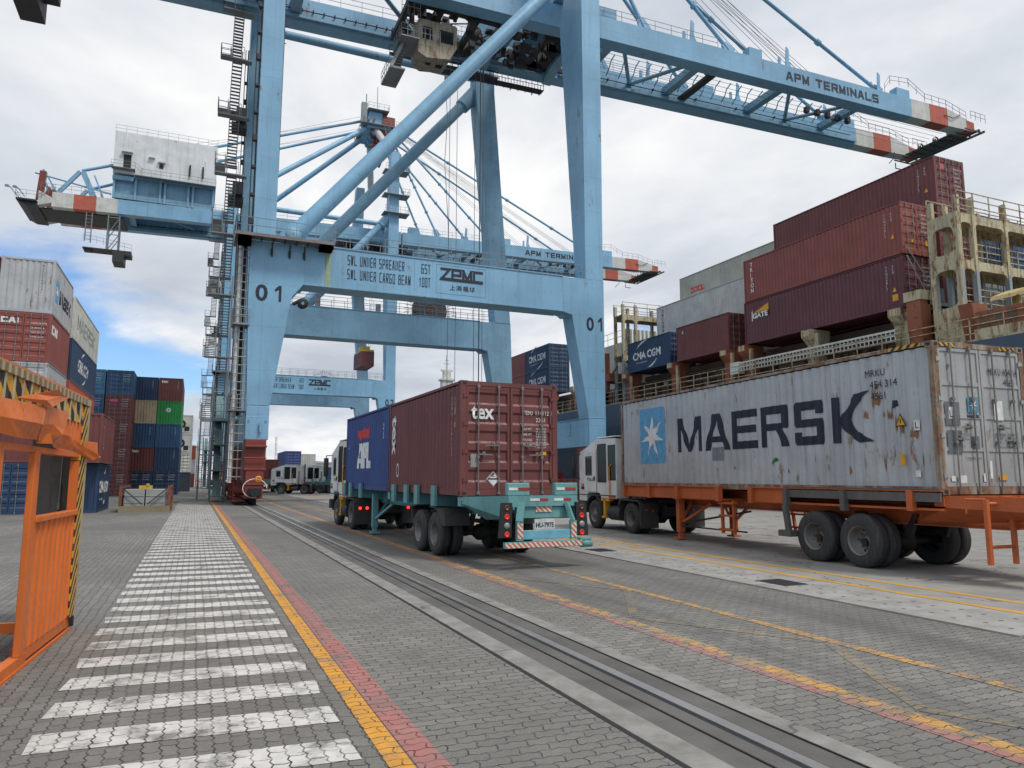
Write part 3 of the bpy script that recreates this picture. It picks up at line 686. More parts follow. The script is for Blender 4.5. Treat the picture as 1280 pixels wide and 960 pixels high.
for z in (37.4, 40.2):
    m.tube((-14.6, 57.6, z), (-13.0, 57.6, z + 2.8), .07, 5); m.tube((-14.6, 59.4, z), (-13.0, 59.4, z + 2.8), .07, 5); m.tube((-14.6, 57.6, z + 2.8), (-13, 57.6, z + 2.8), .07, 5)
m.railing([(-17.8, 57.2, 38.6), (-15, 57.2, 38.2), (-11.0, 57.2, 37.6)], step=.9); m.tube((-17.6, 57.3, 38.6), (-17.6, 57.3, 43.2), .09, 6); m.tube((-16.8, 57.3, 38.4), (-16.8, 57.3, 43.2), .09, 6)
for k in range(8): m.tube((-17.6, 57.3, 38.9 + k * .55), (-16.8, 57.3, 38.9 + k * .55), .04, 4)
m.box(-17.8, -11.0, 57.0, 59.8, 37.45, 37.6, 1); m.box(-17.6, -16.6, 57.2, 58.6, 37.1, 37.45, 1); m.box(-13.6, -12.0, 56.8, 60.6, 35.7, 37.4, 1); m.box(-12.4, -11.0, 57, 59.8, 36.9, 37.45, 1)
CB(m, 'hanging_service_cage', [rail_m, darksteel])
# apex tower and stays
m = CM()
m.tube((30.2, 53.0, 59.5), (28.2, 60.0, 67.5), .62, 12); m.tube((30.2, 71.8, 59.5), (28.2, 64.8, 67.5), .62, 12)
CB(m, 'apex_post', band_white)
m = CM(); m.box(26.4, 31.0, 58.6, 66.2, 67.0, 67.6, 1); m.box(27.0, 29.4, 59.4, 61.2, 67.6, 70.6, 1); m.box(27.0, 29.4, 63.6, 65.4, 67.6, 70.6, 0); m.box(29.6, 32.4, 61.2, 63.6, 67.6, 69.4, 0)
for y in (59.6, 61.6, 63.6, 65.2): m.lathe((30.2, y, 68.6), (0, 1, 0), [(-.15, 0), (-.15, .95), (.15, .95), (.15, 0)], 14, 0); m.lathe((28.0, y, 66.6), (0, 1, 0), [(-.2, 0), (-.2, .7), (.2, .7), (.2, 0)], 12, 1)
for z in (63.5, 66.8): m.box(27.2, 31.2, 59.0, 59.6, z, z + .4, 0)
m.tube((30.2, 59, 62.5), (31.8, 59, 67.2), .3, 8, 0); m.tube((30.2, 65.4, 62.5), (31.8, 65.4, 67.2), .3, 8, 0)
rr = random.Random(33)
for k in range(16): x, y, z = rr.uniform(27.2, 31.5), rr.uniform(58.9, 65.5), rr.uniform(64.8, 69.8); m.beam((x, y, z), (x + rr.uniform(-1.4, 1.4), y + rr.uniform(-.4, .4), z + rr.uniform(.8, 2.2)), .35, .35, 0)
m.box(29.4, 31.8, 59.2, 60.2, 66.9, 70.0, 0); m.box(28.2, 30.4, 58.7, 59.3, 64.2, 67.0, 0)
CB(m, 'apex_head', [bogie_red, crane_blue])
m = CM(); ps = [(25.6, 57.8), (32.8, 57.8), (32.8, 67), (25.6, 67), (25.6, 57.8)]
m.box(25.6, 32.8, 57.8, 67, 67.45, 67.55); m.railing([(x, y, 67.55) for x, y in ps], step=1.0); m.box(26.5, 30.5, 58.4, 66.4, 70.7, 70.8); m.railing([(26.5, 58.4, 70.8), (30.5, 58.4, 70.8), (30.5, 66.4, 70.8), (26.5, 66.4, 70.8), (26.5, 58.4, 70.8)], step=1.0)
m.box(25.2, 26.2, 58.0, 58.9, 67.5, 71.4); m.tube((28.5, 60, 70.8), (28.5, 60, 76), .06, 5); m.tube((26.2, 59, 70.8), (26.2, 59, 73.6), .09, 5); CB(m, 'apex_platform', rail_m)
for zz, xx in ((48.2, 31.1), (51.6, 31.1), (56.0, 31.0)):
    m = CM()
    m.box(xx, xx + 1.7, 51.0, 53.6, zz, zz + .1); m.railing([(xx, 51.0, zz + .1), (xx + 1.7, 51.0, zz + .1), (xx + 1.7, 53.6, zz + .1)], step=.85); m.box(29.3, xx, 51.0, 51.95, zz, zz + .1); m.railing([(28.4, 51.0, zz + .1), (xx, 51.0, zz + .1)], step=.85); m.box(28.2, 29.25, 51, 53.5, zz, zz + .1); CB(m, 'leg_platform', rail_m)
m = CM()
for k in range(22): m.box(31.2 - k * .07, 32.0 - k * .07, 52.4 + k * .25, 52.7 + k * .25, 57 + k * .48, 57.05 + k * .48)
m.beam((31.0, 52.4, 57), (29.4, 58, 67.4), .05, .25); m.beam((32.0, 52.4, 57), (30.4, 58, 67.4), .05, .25)
CB(m, 'apex_stair', rail_m)
for yt, yb_ in ((60.2, 52.9), (64.8, 71.9)):
    m = CM(); m.tube((27.6, yt, 68.2), (4.0, yb_, 47.6), .48, 12); CB(m, 'back_stay', crane_blue)
for yt, yb_ in ((60.2, 58.1), (64.8, 66.4)):
    m = CM(); m.tube((27.6, yt, 69.4), (-18.8, yb_, 50.2), .26, 8); CB(m, 'back_stay', crane_blue)
for x in (40.3, 51.4, 74.2):
    for yt, yb_ in ((60.2, 58.2), (64.8, 66.3)):
        m = CM(); a = Vector((30.0, yt, 69.2)); b = Vector((x, yb_, zb(x) + 2.6)); m.tube(a, b, .21, 8)
        for f in (.28, .5, .56, .78): p = a.lerp(b, f); q = a.lerp(b, f + .012); m.tube(p, q, .34, 8)
        m.beam(b - (b - a).normalized() * 1.4, b, .25, .7, h2=1.3); CB(m, 'fore_stay', crane_blue)
m = CM()
for i in range(4): m.tube((30.6, 60.6 + i * .5, 69.6), (66.5, 60.6 + i * .5, zb(66) + 2.7), .025, 4, caps=False)
for i in range(3): m.tube((30.6, 60.9 + i * .6, 68.4), (60.5, 60.9 + i * .6, zb(60) + 2.7), .025, 4, caps=False)
for i in range(4): m.tube((30.6, 62.9 + i * .4, 70.4), (72.5, 62.6 + i * .4, zb(72) + 3.6), .025, 4, caps=False)
for y in (59.5, 65): m.tube((27, y, 69.8), (-3, y, 57.6), .025, 4, caps=False); m.tube((27, y, 68.8), (-5, y, 57.6), .025, 4, caps=False)
CB(m, 'hoist_line', rope)
# bogies
wheel_me = None
def bogie(x, y, d):
    """one corner's bogie set; d = +1 when it trails towards +y"""
    Y = lambda a: y + d * a
    def bx(m, x0, x1, a, b, z0, z1, mi=0): p, q = sorted((Y(a), Y(b))); m.box(x0, x1, p, q, z0, z1, mi)
    m = CM(); bx(m, x - .72, x + .62, .1, 2.6, 2.3, 4.38); bx(m, x - .62, x + .5, -.1, 1.3, .45, 2.3); bx(m, x - .75, x + .65, -.25, .1, 3.85, 4.0)
    for z in (1.35, 2.35, 3.1): bx(m, x - .78, x + .66, -.16, -.08, z, z + .09)
    bx(m, x - .72, x + .6, .6, 2.2, 1.5, 2.4); b = CB(m, 'bogie', bogie_red, bevel=.03)
    m = CM(); bx(m, x - .5, x + .42, 1.3, 9.4, .75, 1.75); bx(m, x - 1.25, x - .5, 1.0, 8.8, .22, .34); bx(m, x - .45, x + .38, 9.4, 10, .3, 1.5)
    for k in range(7): bx(m, x - .58, x - .5, 1.4 + k * 1.15, 1.55 + k * 1.15, .4, 1.7)
    for a in (2.6, 7.4): bx(m, x - .6, x + .5, a - 1.3, a + 1.3, .5, 1.1); bx(m, x - .4, x + .3, a - .4, a + .4, 1.75, 2.3)
    CB(m, 'equaliser_beam', bogie_red, b, bevel=.02)
    for a in (.7, 1.9, 3.3, 4.9, 6.7, 8.1):
        m = CM(); m.lathe((x, Y(a), .34), (1, 0, 0), [(-.16, 0), (-.16, .32), (-.08, .32), (-.08, .36), (.08, .36), (.08, .32), (.16, .32), (.16, 0)], 18); CB(m, 'wheel', darksteel, b)
    for a in (1.6, 4.4, 6.9):
        m = CM(); m.tube((x - 1.15, Y(a), .95), (x - .45, Y(a), .95), .3, 12); m.tube((x - 1.3, Y(a), .95), (x - 1.15, Y(a), .95), .2, 12); m.box(x - 1.0, x - .6, Y(a) - .12, Y(a) + .12, 1.2, 1.4); CB(m, 'drive_motor', bogie_red, b)
    m = CM(); bx(m, x - .42, x + .35, -.95, -.1, .62, 1.15); m.tube((x - .05, Y(-1.15), .88), (x - .05, Y(-.95), .88), .3, 14); CB(m, 'buffer', blk, b)
    m = CM()
    for z in (.5, 1.0, 1.5): m.path([(x - 1.3, Y(1), z), (x - 1.3, Y(8.8), z)], .03, 5)
    for k in range(7): m.tube((x - 1.3, Y(1 + k * 1.3), .3), (x - 1.3, Y(1 + k * 1.3), 1.5), .03, 5)
    CB(m, 'guard_rail', bogie_red, b); return b
for x, y, d in ((3.75, 51.6, 1), (3.75, 73.2, -1), (30.3, 51.6, 1), (30.3, 73.2, -1)): bogie(x, y, d)
m = CM(); pts = [(3.7 + .75 * math.cos(t) , 50.9, 1.15 + .62 * math.sin(t)) for t in [i * .35 for i in range(15)]]; m.path(pts, .03, 5); CB(m, 'hose_loop', white_l)
m = CM(); m.lathe((3.9, 50.9, 1.75), (0, 1, 0), [(-.06, .12), (-.06, .22), (.06, .22), (.06, .12)], 12); CB(m, 'hose_guide', yellow)
# stairs up the landside legs
def stair_tower(x0, y0, y1, zs, ze, rise=2.7, w=.8):
    m = CM(); z = zs; k = 0; L_ = y1 - y0
    while z < ze - .5:
        h = min(rise, ze - z); xa = x0 + (0 if k % 2 == 0 else .95); n = 14
        ya_, yb_ = (y0 + .7, y1 - .7) if k % 2 == 0 else (y1 - .7, y0 + .7)
        for s in (xa, xa + w): m.beam((s, ya_, z), (s, yb_, z + h), .05, .2); m.railing([(s, ya_, z + .1), (s, yb_, z + h + .1)], step=1.2, h=.95)
        for i in range(n): t_ = (i + .5) / n; yy = ya_ + (yb_ - ya_) * t_; m.box(xa, xa + w, yy - .13, yy + .13, z + h * t_ - .02, z + h * t_ + .02)
        yl = (y1 - .7, y1) if k % 2 == 0 else (y0, y0 + .7)
        m.box(x0 - .05, x0 + 1.85, yl[0], yl[1], z + h - .1, z + h)
        yo = yl[1] if k % 2 == 0 else yl[0]
        m.railing([(x0 - .05, yl[0], z + h), (x0 - .05, yl[1], z + h)], step=.9); m.railing([(x0 - .05, yo, z + h), (x0 + 1.85, yo, z + h)], step=.95)
        if k % 2: m.box(x0 + 1.85, 2.9, yl[0], yl[1], z + h - .12, z + h)
        z += h; k += 1
    for x in (x0 - .05, x0 + 1.85):
        for y in (y0, y1): m.tube((x, y, 0 if zs < 2 else zs), (x, y, min(ze + 1, 19) if x > 1 else 8), .06, 6)
    return m
CB(stair_tower(.35, 65.2, 70.6, 1.2, 43.6), 'stair_tower', stair_m)
m = CM(); m.box(1.1, 3.0, 62.4, 64.6, 6.3, 6.4); m.box(1.1, 3.0, 60.2, 60.4, 6.2, 6.35)
for x, y in ((1.15, 60.5), (1.15, 63.5), (2.2, 60.5), (2.2, 63.5)): m.tube((x, y, .1), (x, y, 8.4), .06, 6)
for k in range(4): z = .4 + k * 2.0; m.box(1.1, 2.25, 60.45, 63.55, z - .05, z + .03); m.railing([(1.15, 60.5, z), (2.2, 60.5, z)], step=.6); m.railing([(1.15, 60.5, z), (1.15, 63.5, z)], step=1); m.beam((1.6, 60.6, z), (1.6, 63.4, z + 2.0), .5, .08)
CB(m, 'access_tower', paint('greenish_steel', (.15, .24, .25), .55, .2, .4, .2))
m = CM(); x0, x1, ya_, yb_ = 2.0, 2.9, 52.1, 53.2
for x in (x0, x0 + .3, x0 + .6, x1):
    m.tube((x, ya_, 1.7), (x, ya_, 18.2), .035, 5)
for y in (ya_, ya_ + .55, yb_): m.tube((x0, y, 1.7), (x0, y, 18.2), .035, 5)
z = 1.9
while z < 18.2:
    m.tube((x0, ya_, z), (x1, ya_, z), .035, 5); m.tube((x0, ya_, z), (x0, yb_, z), .035, 5); z += .58
for z in (6.3, 12.2): m.box(1.85, 2.95, 51.8, 53.4, z, z + .09); m.railing([(1.85, 53.4, z), (1.85, 51.8, z), (2.95, 51.8, z)], step=.55)
m.tube((2.2, 52.6, 1.5), (2.2, 52.6, 18.2), .12, 8, 1); m.tube((2.55, 52.9, 6), (2.55, 52.9, 18.2), .16, 8, 2); CB(m, 'caged_ladder', [stair_m, white_l, blk])
m = CM()      # cable ladder and boxes on the outer side of the upper legs
for y, x in ((52.2, 2.85), (71.4, 2.82)):
    m.tube((x, y, 18.6), (x, y, 43.5), .06, 5); m.tube((x - .25, y, 18.6), (x - .25, y, 43.5), .04, 5)
    for k in range(12): z = 19.5 + k * 2.05; m.box(x - .22, x + .05, y - .1, y + .3, z, z + (.18 if k % 3 else .4))
    CB(m, 'cable_tray', darksteel); m = CM()
m.tube((4.5, 53.2, 24), (4.55, 53.2, 43.5), .05, 5)
for k in range(20): m.tube((4.5, 53.0, 34 + k * .45), (4.7, 53.4, 34.2 + k * .45), .03, 4)
for z in (34.4, 27.2): m.box(1.6, 2.9, 69.2, 71.0, z, z + .5); m.box(1.9, 2.8, 68.6, 69.4, z + .5, z + 1.7); m.railing([(1.6, 69.2, z + .5), (1.6, 71, z + .5)], step=.9)
CB(m, 'cable_tray', darksteel)
# galleries on the portal beams
m = CM(); m.box(1.75, 8.35, 50.75, 51.95, 18.31, 18.39, 2); m.box(1.75, 2.75, 51.95, 54.2, 18.31, 18.39, 2); m.box(1.75, 8.35, 50.72, 50.75, 18.2, 18.42, 2)
for k in range(9): m.box(1.9 + k * .78, 1.96 + k * .78, 50.76, 51.95, 18.2, 18.31, 1); m.box(7.4, 8.3, 50.9, 51.95, 17.95, 18.19, 1); m.box(1.95, 2.8, 50.95, 51.95, 17.75, 18.19, 1)
for x in (4.2, 5.4, 6.4): m.box(x, x + .07, 51.9, 51.97, 17.2, 18.2, 1); m.tube((x, 51.85, 17.3), (x, 51.9, 17.75), .08, 6, 1)
m.railing([(1.75, 54.2, 18.4), (1.75, 50.8, 18.4), (8.35, 50.8, 18.4)], step=1.25); m.railing([(8.35, 52.0, 18.46), (29.2, 52.0, 18.46)], step=1.3); m.railing([(8.35, 53.6, 18.46), (29.2, 53.6, 18.46)], step=1.3)
CB(m, 'gallery', [rail_m, darksteel, walk_m])
m = CM(); m.railing([(6.5, 71.2, 18.46), (29, 71.2, 18.46)], step=1.3); m.railing([(6.5, 72.7, 18.46), (29, 72.7, 18.46)], step=1.3); m.box(10, 10.5, 71.3, 71.5, 18.5, 19.6); m.box(16, 16.5, 71.3, 71.5, 18.5, 19.3); CB(m, 'gallery', [rail_m])
m = CM(); m.lathe((5.55, 51.6, 18.9), (0, 1, 0), [(-.05, .1), (-.05, .55), (.1, .55)], 14); m.box(5.0, 6.2, 51.5, 51.95, 18.42, 18.6); CB(m, 'winch_box', crane_grime)
m = CM(); m.tube((5.75, 51.7, 13.9), (6.35, 51.75, 14.3), .12, 6); m.lathe((6.35, 51.5, 13.9), (0, 1, 0), [(-.35, .1), (-.35, .38), (.2, .3)], 14); CB(m, 'floodlight', blk)
# cable reel behind the rear portal beam
m = CM(); cx, cy, cz = 22.4, 73.9, 19.7
m.lathe((cx, cy, cz), (0, 1, 0), [(-.25, 0), (-.25, 1.9), (.25, 1.9), (.25, 0)], 36)
for k in range(44):
    a = 2 * math.pi * k / 44; m.tube((cx + .6 * math.cos(a), cy - .3, cz + .6 * math.sin(a)), (cx + 2.9 * math.cos(a), cy - .45, cz + 2.9 * math.sin(a)), .035, 4, 1, caps=False)
m.path([(cx + 2.6 * math.cos(t_), cy - .42, cz + 2.6 * math.sin(t_)) for t_ in [i * math.pi / 18 for i in range(37)]], .03, 4, 1)
m.box(cx + .3, cx + 1.3, cy - .9, cy - .5, 18.5, 18.9, 2); CB(m, 'cable_reel', [paint('reel_brown', (.13, .07, .05), .6), rail_m, yel_mach])
m = CM()
m.beam((21, 67.6, 43.7), (33, 67.6, 43.9), .9, .08, 0); m.railing([(21, 67.2, 43.75), (33, 67.2, 43.95)], step=.7, h=1.0, r=.035); m.railing([(21, 68.0, 43.75), (33, 68.0, 43.95)], step=.7, h=1.0, r=.035)
for k in range(14): m.tube((21.3 + k * .85, 67.2, 43.7), (21.8 + k * .85, 68.0, 43.7), .04, 4); m.tube((21.3 + k * .85, 67.1, 43.6), (21.3 + k * .85, 67.1, 43.0 + .2 * (k % 3)), .05, 4)
CB(m, 'lattice_walkway', darksteel)
m = CM()
rr = random.Random(21)
for x0_, x1_ in ((29.5, 34.2),):
    for y in (59.6, 61.2, 63.2, 64.6): m.box(x0_, x1_, y, y + .25, 44.8, 45.2)
    for x in (29.6, 31.4): m.box(x, x + .5, 59.0, 65.4, 44.75, 45.3)
    for k in range(26): x, y = rr.uniform(29.4, 32), rr.choice((59.5, 61.1, 63.1, 64.5)); s_ = rr.uniform(.25, .7); m.box(x, x + s_, y, y + s_, 44.5, 45.2 + rr.uniform(.1, .6))
    for y in (60.4, 62.4, 64): m.lathe((31.5, y, 45.4), (0, 1, 0), [(-.15, 0), (-.15, .75), (.15, .75), (.15, 0)], 14)
CB(m, 'hinge_machinery', darksteel)
for y in (58.98, 65.2):
    m = CM()
    for k in range(46): x = -12 + k * 1.0 if k < 40 else 34 + (k - 40) * 6; m.box(x, x + .12, y, y + .3, zb(x) + .9, zb(x) + 1.15)
    m.tube((-12, y + .15, zb(-12) + 1.0), (28, y + .15, zb(28) + 1.0), .06, 5); m.tube((34, y + .15, zb(34) + 1.0), (77, y + .15, zb(77) + 1.0), .06, 5); CB(m, 'cable_run', darksteel)
m = CM(); m.box(49.6, 50.4, 58.9, 65.6, zb(50) + .5, zb(50) + .9); m.box(49.4, 50.6, 59.4, 60.4, zb(50) + .9, zb(50) + 1.9); CB(m, 'boom_stop', darksteel)
m = CM()
for k in range(5): m.tube((66 + k * 1.7, 62.4, zb(66) + .8), (66.8 + k * 1.7, 62.4 + (k % 2) * 1.4, zb(66) + 1.6), .16, 6); m.box(66 + k * 1.7, 66.5 + k * 1.7, 62, 62.5, zb(66) + .6, zb(66) + 1.3)
CB(m, 'equaliser_sheaves', darksteel)
# trolley and operator cab
TX = 0
m = CM(); m.box(15.5, 25.0, 59.3, 59.8, 44.6, 45.3); m.box(15.5, 25.0, 64.8, 65.3, 44.6, 45.3)
for x in (15.5, 18.5, 22, 24.5): m.box(x, x + .5, 59.3, 65.3, 44.3, 44.9)
rr = random.Random(4)
for k in range(95): x, y = rr.uniform(16, 29), rr.uniform(59.2, 65); s = rr.uniform(.15, .8); h_ = rr.uniform(43.6, 46); m.box(x, x + s, y, y + s * .8, h_, h_ + rr.uniform(.1, 1.0))
for k in range(30): x, y = rr.uniform(16, 28), rr.uniform(59.3, 64); m.tube((x, y, rr.uniform(43.6, 45)), (x + rr.uniform(-1, 2), y + rr.uniform(-1, 1), rr.uniform(44, 46)), .07, 5)
for x, y in ((18, 61), (18, 64), (22.5, 61), (22.5, 64)): m.lathe((x, y, 44.3), (0, 1, 0), [(-.15, 0), (-.15, .8), (.15, .8), (.15, 0)], 16)
m.path([(16, 65.6, 43.6), (27, 65.6, 43.8)], .08, 5); m.railing([(15.5, 65.9, 43.2), (27, 65.9, 43.4)], step=.8, h=.9); m.box(15.5, 27, 65.6, 66.0, 43.1, 43.25); trolley = CB(m, 'trolley', darksteel)
m = CM(); m.prism([(16.6, 40.0), (17.4, 39.6), (19.6, 39.9), (20.3, 41.2), (20.3, 43.3), (16.6, 43.3)], 'y', 59.4, 61.9); cabin = CB(m, 'operator_cab', cab_cream, trolley, bevel=.04)
m = CM(); m.box(18.6, 19.9, 59.36, 59.4, 41.4, 42.6); m.box(20.28, 20.34, 59.6, 61.7, 41.3, 42.9); m.box(17.4, 18.0, 60.2, 60.6, 39.62, 39.7); m.box(18.6, 19.2, 60.4, 60.8, 39.66, 39.74); m.box(17.0, 17.9, 59.37, 59.4, 41.4, 42.6); CB(m, 'cab_window', glass, trolley)
m = CM(); m.box(14.9, 16.6, 58.9, 61.9, 40.9, 41.0); m.railing([(16.6, 58.9, 41.0), (14.9, 58.9, 41.0), (14.9, 61.9, 41.0)], step=.55, h=1.1); m.railing([(14.9, 58.9, 43.0), (16.6, 58.9, 43.0)], step=.5, h=1.6); m.railing([(16.6, 58.9, 41.0), (18.5, 58.9, 41.0)], step=.5)
for k in range(9): m.box(14.5 + k * .05, 15.3 + k * .05, 60.2, 60.9, 38.6 + k * .28, 38.64 + k * .28)
m.box(14.2, 15.6, 60.0, 63.4, 38.3, 38.45); m.beam((14.3, 60, 38.4), (15.4, 60, 41), .05, .3); m.beam((14.3, 63, 38.4), (15.4, 63, 41), .05, .3); m.railing([(14.2, 60.0, 38.4), (14.2, 63.4, 38.4)], step=.7)
CB(m, 'cab_landing', stair_m, trolley)
def ropes(xs, y0, y1, zlo, name='hoist_rope'):
    m = CM()
    for x in xs:
        for y in (y0, y1): m.tube((x, y, 44.3), (x, y, zlo), .028, 4, caps=False)
    return CB(m, name, rope)
hr = ropes((21.0, 23.6), 61.2, 63.4, 7.2)
m = CM(); m.path([(23.75, 62.3, 44), (23.7, 62.3, 7.2)], .055, 5); m.path([(19.2, 59.3, 37.6), (19.4, 59.3, 34), (19.2, 59.3, 30), (19.6, 59.3, 24), (19.7, 59.3, 19)], .03, 4); m.box(19.1, 19.35, 59.2, 59.4, 37.3, 38.2); hc = CB(m, 'spreader_cable', rope)
sp = thing('spreader', 'yellow lifting spreader hanging on ropes below the nearest crane', 'spreader', (22.3, 62.3, 6.2))
m = M(); m.box(-.7, .7, -1.6, 1.6, .35, 1.0); m.build('head_block', yel_mach, sp, bevel=.03); m = M(); m.box(-1.2, 1.2, -3.0, -2.7, 0, .3); m.box(-1.2, 1.2, 2.7, 3.0, 0, .3); m.box(-.5, .5, -2.7, 2.7, .02, .35); m.build('spreader_frame', yel_mach, sp)

def han_text(h):
    CH = [[(5, 10, 5, 1), (5, 6, 9, 6), (.5, 1, 9.5, 1)],
          [(1, 9.2, 2.2, 8), (.4, 6.2, 1.6, 5.2), (.4, .8, 2.2, 3.8), (4.6, 10, 3.2, 7.6), (4, 8.7, 9.6, 8.7), (4.3, 7, 3.6, 2), (4.2, 7, 8.8, 7), (8.8, 7, 8.2, .4), (3, 4.5, 9.9, 4.5), (3.6, 2, 9.2, 2)],
          [(2, 10, 2, .4), (.2, 7.8, 3.8, 7.8), (.2, 3.8, 3.8, 5.2), (4.6, 9.4, 9.7, 9.4), (4.9, 9.4, 4.2, .4), (5.8, 7.5, 9.1, 7.5), (4.9, 5.6, 9.8, 5.6), (6.3, 5.6, 6.3, .8), (6.3, .8, 7.7, 2.1), (7, 5, 9.9, .4), (9.4, 4.6, 8, 3.3)],
          [(2.8, 10, .4, 6.4), (1.9, 8.2, 1.9, 5.1), (6, 10, 6, 6), (6, 6, 9.2, 5.7), (8.9, 9.1, 5, 7.3), (.3, 3, 9.7, 3), (5, 4.9, 5, 0)]]
    ps = []
    for i, st in enumerate(CH):
        for a, b, c, d in st:
            dx, dy = c - a, d - b; l_ = math.hypot(dx, dy); nx, ny = -dy / l_ * .55, dx / l_ * .55
            ps.append([((u + i * 12) * h / 10, v * h / 10) for u, v in ((a + nx, b + ny), (a - nx, b - ny), (c - nx, d - ny), (c + nx, d + ny))])
    me, _ = poly_mesh(ps); return me, 46 * h / 10
def numerals(second):
    me, w = font_text('0', 1.14, .035); m = M(); m.add([tuple(v.co) for v in me.vertices], [tuple(p.vertices) for p in me.polygons]); x = w + .42
    if second == '1': m.add([(x + u, v, 0) for u, v in ((0, .84), (.26, 1.14), (.44, 1.14), (.44, 0), (.28, 0), (.28, .86), (.06, .70))], [tuple(range(7))])
    else:
        me2, w2 = font_text('2', 1.14, .035); m.add([(v.co.x + x, v.co.y, 0) for v in me2.vertices], [tuple(p.vertices) for p in me2.polygons])
    return m.mesh('numerals', []), x + (.44 if second == '1' else w2)
# lettering of crane 01 in world space -> local via offset
def crane_text(mw, x, y, z, width, num=False, mat=navy, parent=None, name='lettering'):
    return place_text(mw, parent or crane, mat, Vector((x, y, z)) - Vector(C0), (1, 0, 0), (0, 0, 1), (0, -1, 0), name=name, width=width, lift=.02)
NUM = []
crane_text(stroke_text('SWL UNDER SPREADER', .74, .27, .065, .11), 9.5, 52, 17.27, 4.25)
crane_text(stroke_text('SWL UNDER CARGO BEAM', .74, .27, .065, .11), 9.5, 52, 16.22, 4.75)
crane_text(stroke_text('65T', .74, .27, .065, .1), 15.08, 52, 17.27, .72); crane_text(stroke_text('100T', .74, .27, .065, .1), 14.92, 52, 16.22, .88)
crane_text(stroke_text('ZPMC', 1.0, .9, .2, .06), 16.6, 52, 16.93, 3.5); crane_text(poly_mesh([[(0, 0), (3.5, 0), (3.5, .24), (0, .24)]]), 16.6, 51.99, 16.92, None); crane_text(han_text(.42), 17.35, 52, 16.2, 2.1)
m = CM()
for a, b in (((14.55, 18.2), (14.55, 15.9)), ((16.28, 18.15), (16.28, 15.9)), ((20.35, 18.15), (20.35, 15.9)), ((16.28, 18.15), (20.35, 18.15)), ((16.28, 15.9), (20.35, 15.9))): m.box(min(a[0], b[0]) - .012, max(a[0], b[0]) + .012, 51.985, 52.0, min(a[1], b[1]) - .012, max(a[1], b[1]) + .012)
CB(m, 'plate_edge', crane_grime)
NUM += [crane_text(numerals('1'), 3.25, 52, 14.05, 1.72), crane_text(numerals('1'), 29.38, 52, 14.05, 1.5)]
def on_boom(mw, x, w, dz):
    me, ww = mw
    for v in me.vertices: v.co.y += .021 * v.co.x
    return crane_text((me, ww), x, 57.4, zb(x) + dz, w)
on_boom(stroke_text('APM TERMINALS', 1.05, .98, .24, .22), 58.3, 14.4, .62)
m = CM(); m.box(7.9, 8.3, 51.99, 51.998, 15.5, 18.2); CB(m, 'yellow_stain', paint('lichen_stain', (.33, .42, .28), .7, 0, .6, 0, .8))

# the next crane along the rail: a copy with its own number and its trolley further out
crane2 = dup(crane, None, skip=lambda c: c in NUM or c in (hr, hc))
crane2.location = (C0[0], C0[1] + 70, 0)
tag(crane2, 'second pale blue gantry crane farther down the quay holding up a maroon container', 'crane', 'ship-to-shore gantry cranes')
for c in crane2.children:
    if c.name.startswith('trolley.'): c.location.x += 6.2
for x, y, z, w in ((3.25, 52, 14.05, 1.72), (29.38, 52, 14.05, 1.5)): crane_text(numerals('2'), x, y, z, w, parent=crane2)
m = CM()
for x in (26.6, 28.0):
    for y in (60.2, 62): m.tube((x, y - 2, 44.3), (x, y - 2, 25.2), .03, 4, caps=False)
CB(m, 'hoist_rope', rope, crane2)
sp2 = thing('spreader', 'yellow spreader clamped on the maroon container lifted by the second crane', 'spreader', (27.2, 130.1, 24.15))
m = M(); m.box(-.8, .8, -1.3, 1.3, .3, 1.2); m.build('head_block', yel_mach, sp2); m = M()
for y in (-2.9, 2.6): m.box(-1.2, 1.2, y, y + .3, 0, .35)
for x in (-.6, .3): m.box(x, x + .3, -2.7, 2.7, .02, .3)
m.build('spreader_frame', yel_mach, sp2)

# ------------------------------------------------------------------ trucks
tyre_m = paint('tyre_rubber', (.040, .039, .038), .82, 0, .9, 0, .6, 2.0, (.13, .12, .105))
rim_m = paint('grimy_rim', (.21, .20, .19), .55, .4, .5, .35)
chas = paint('black_chassis', (.028, .027, .026), .65, .2, .5, .25)
cabw = paint('cab_white', (.72, .725, .71), .4, 0, .3, .05, .3)
teal = paint('trailer_teal', (.135, .33, .335), .5, 0, .5, .22, .4)
orange = paint('trailer_orange', (.50, .115, .028), .5, 0, .45, .18, .35)
guard = flat('mudguard_plastic', (.045, .044, .040), .6)
hazard = stripes('red_white_chevron', (.55, .12, .05), (.62, .60, .56), .055, (1, 0, 1))
tail_red = flat('tail_lamp_red', (.85, .03, .02), .3, 0, 2.2)
dull_red = flat('reflector_red', (.42, .03, .025), .35)
def tyre_mesh():
    m = M(); R0, w = .52, .27
    m.lathe((0, 0, 0), (1, 0, 0), [(-w / 2 + .01, .28), (-w / 2, .34), (-w / 2, .45), (-w / 2 + .03, .50), (-w / 2 + .07, R0), (w / 2 - .07, R0), (w / 2 - .03, .50), (w / 2, .45), (w / 2, .34), (w / 2 - .01, .28)], 40)
    for g in (-.05, .0, .05): m.lathe((g, 0, 0), (1, 0, 0), [(-.006, R0 + .001), (-.006, R0 + .0015), (.006, R0 + .0015), (.006, R0 + .001)], 40, 1)
    return m.mesh('tyre', [tyre_m, blk])
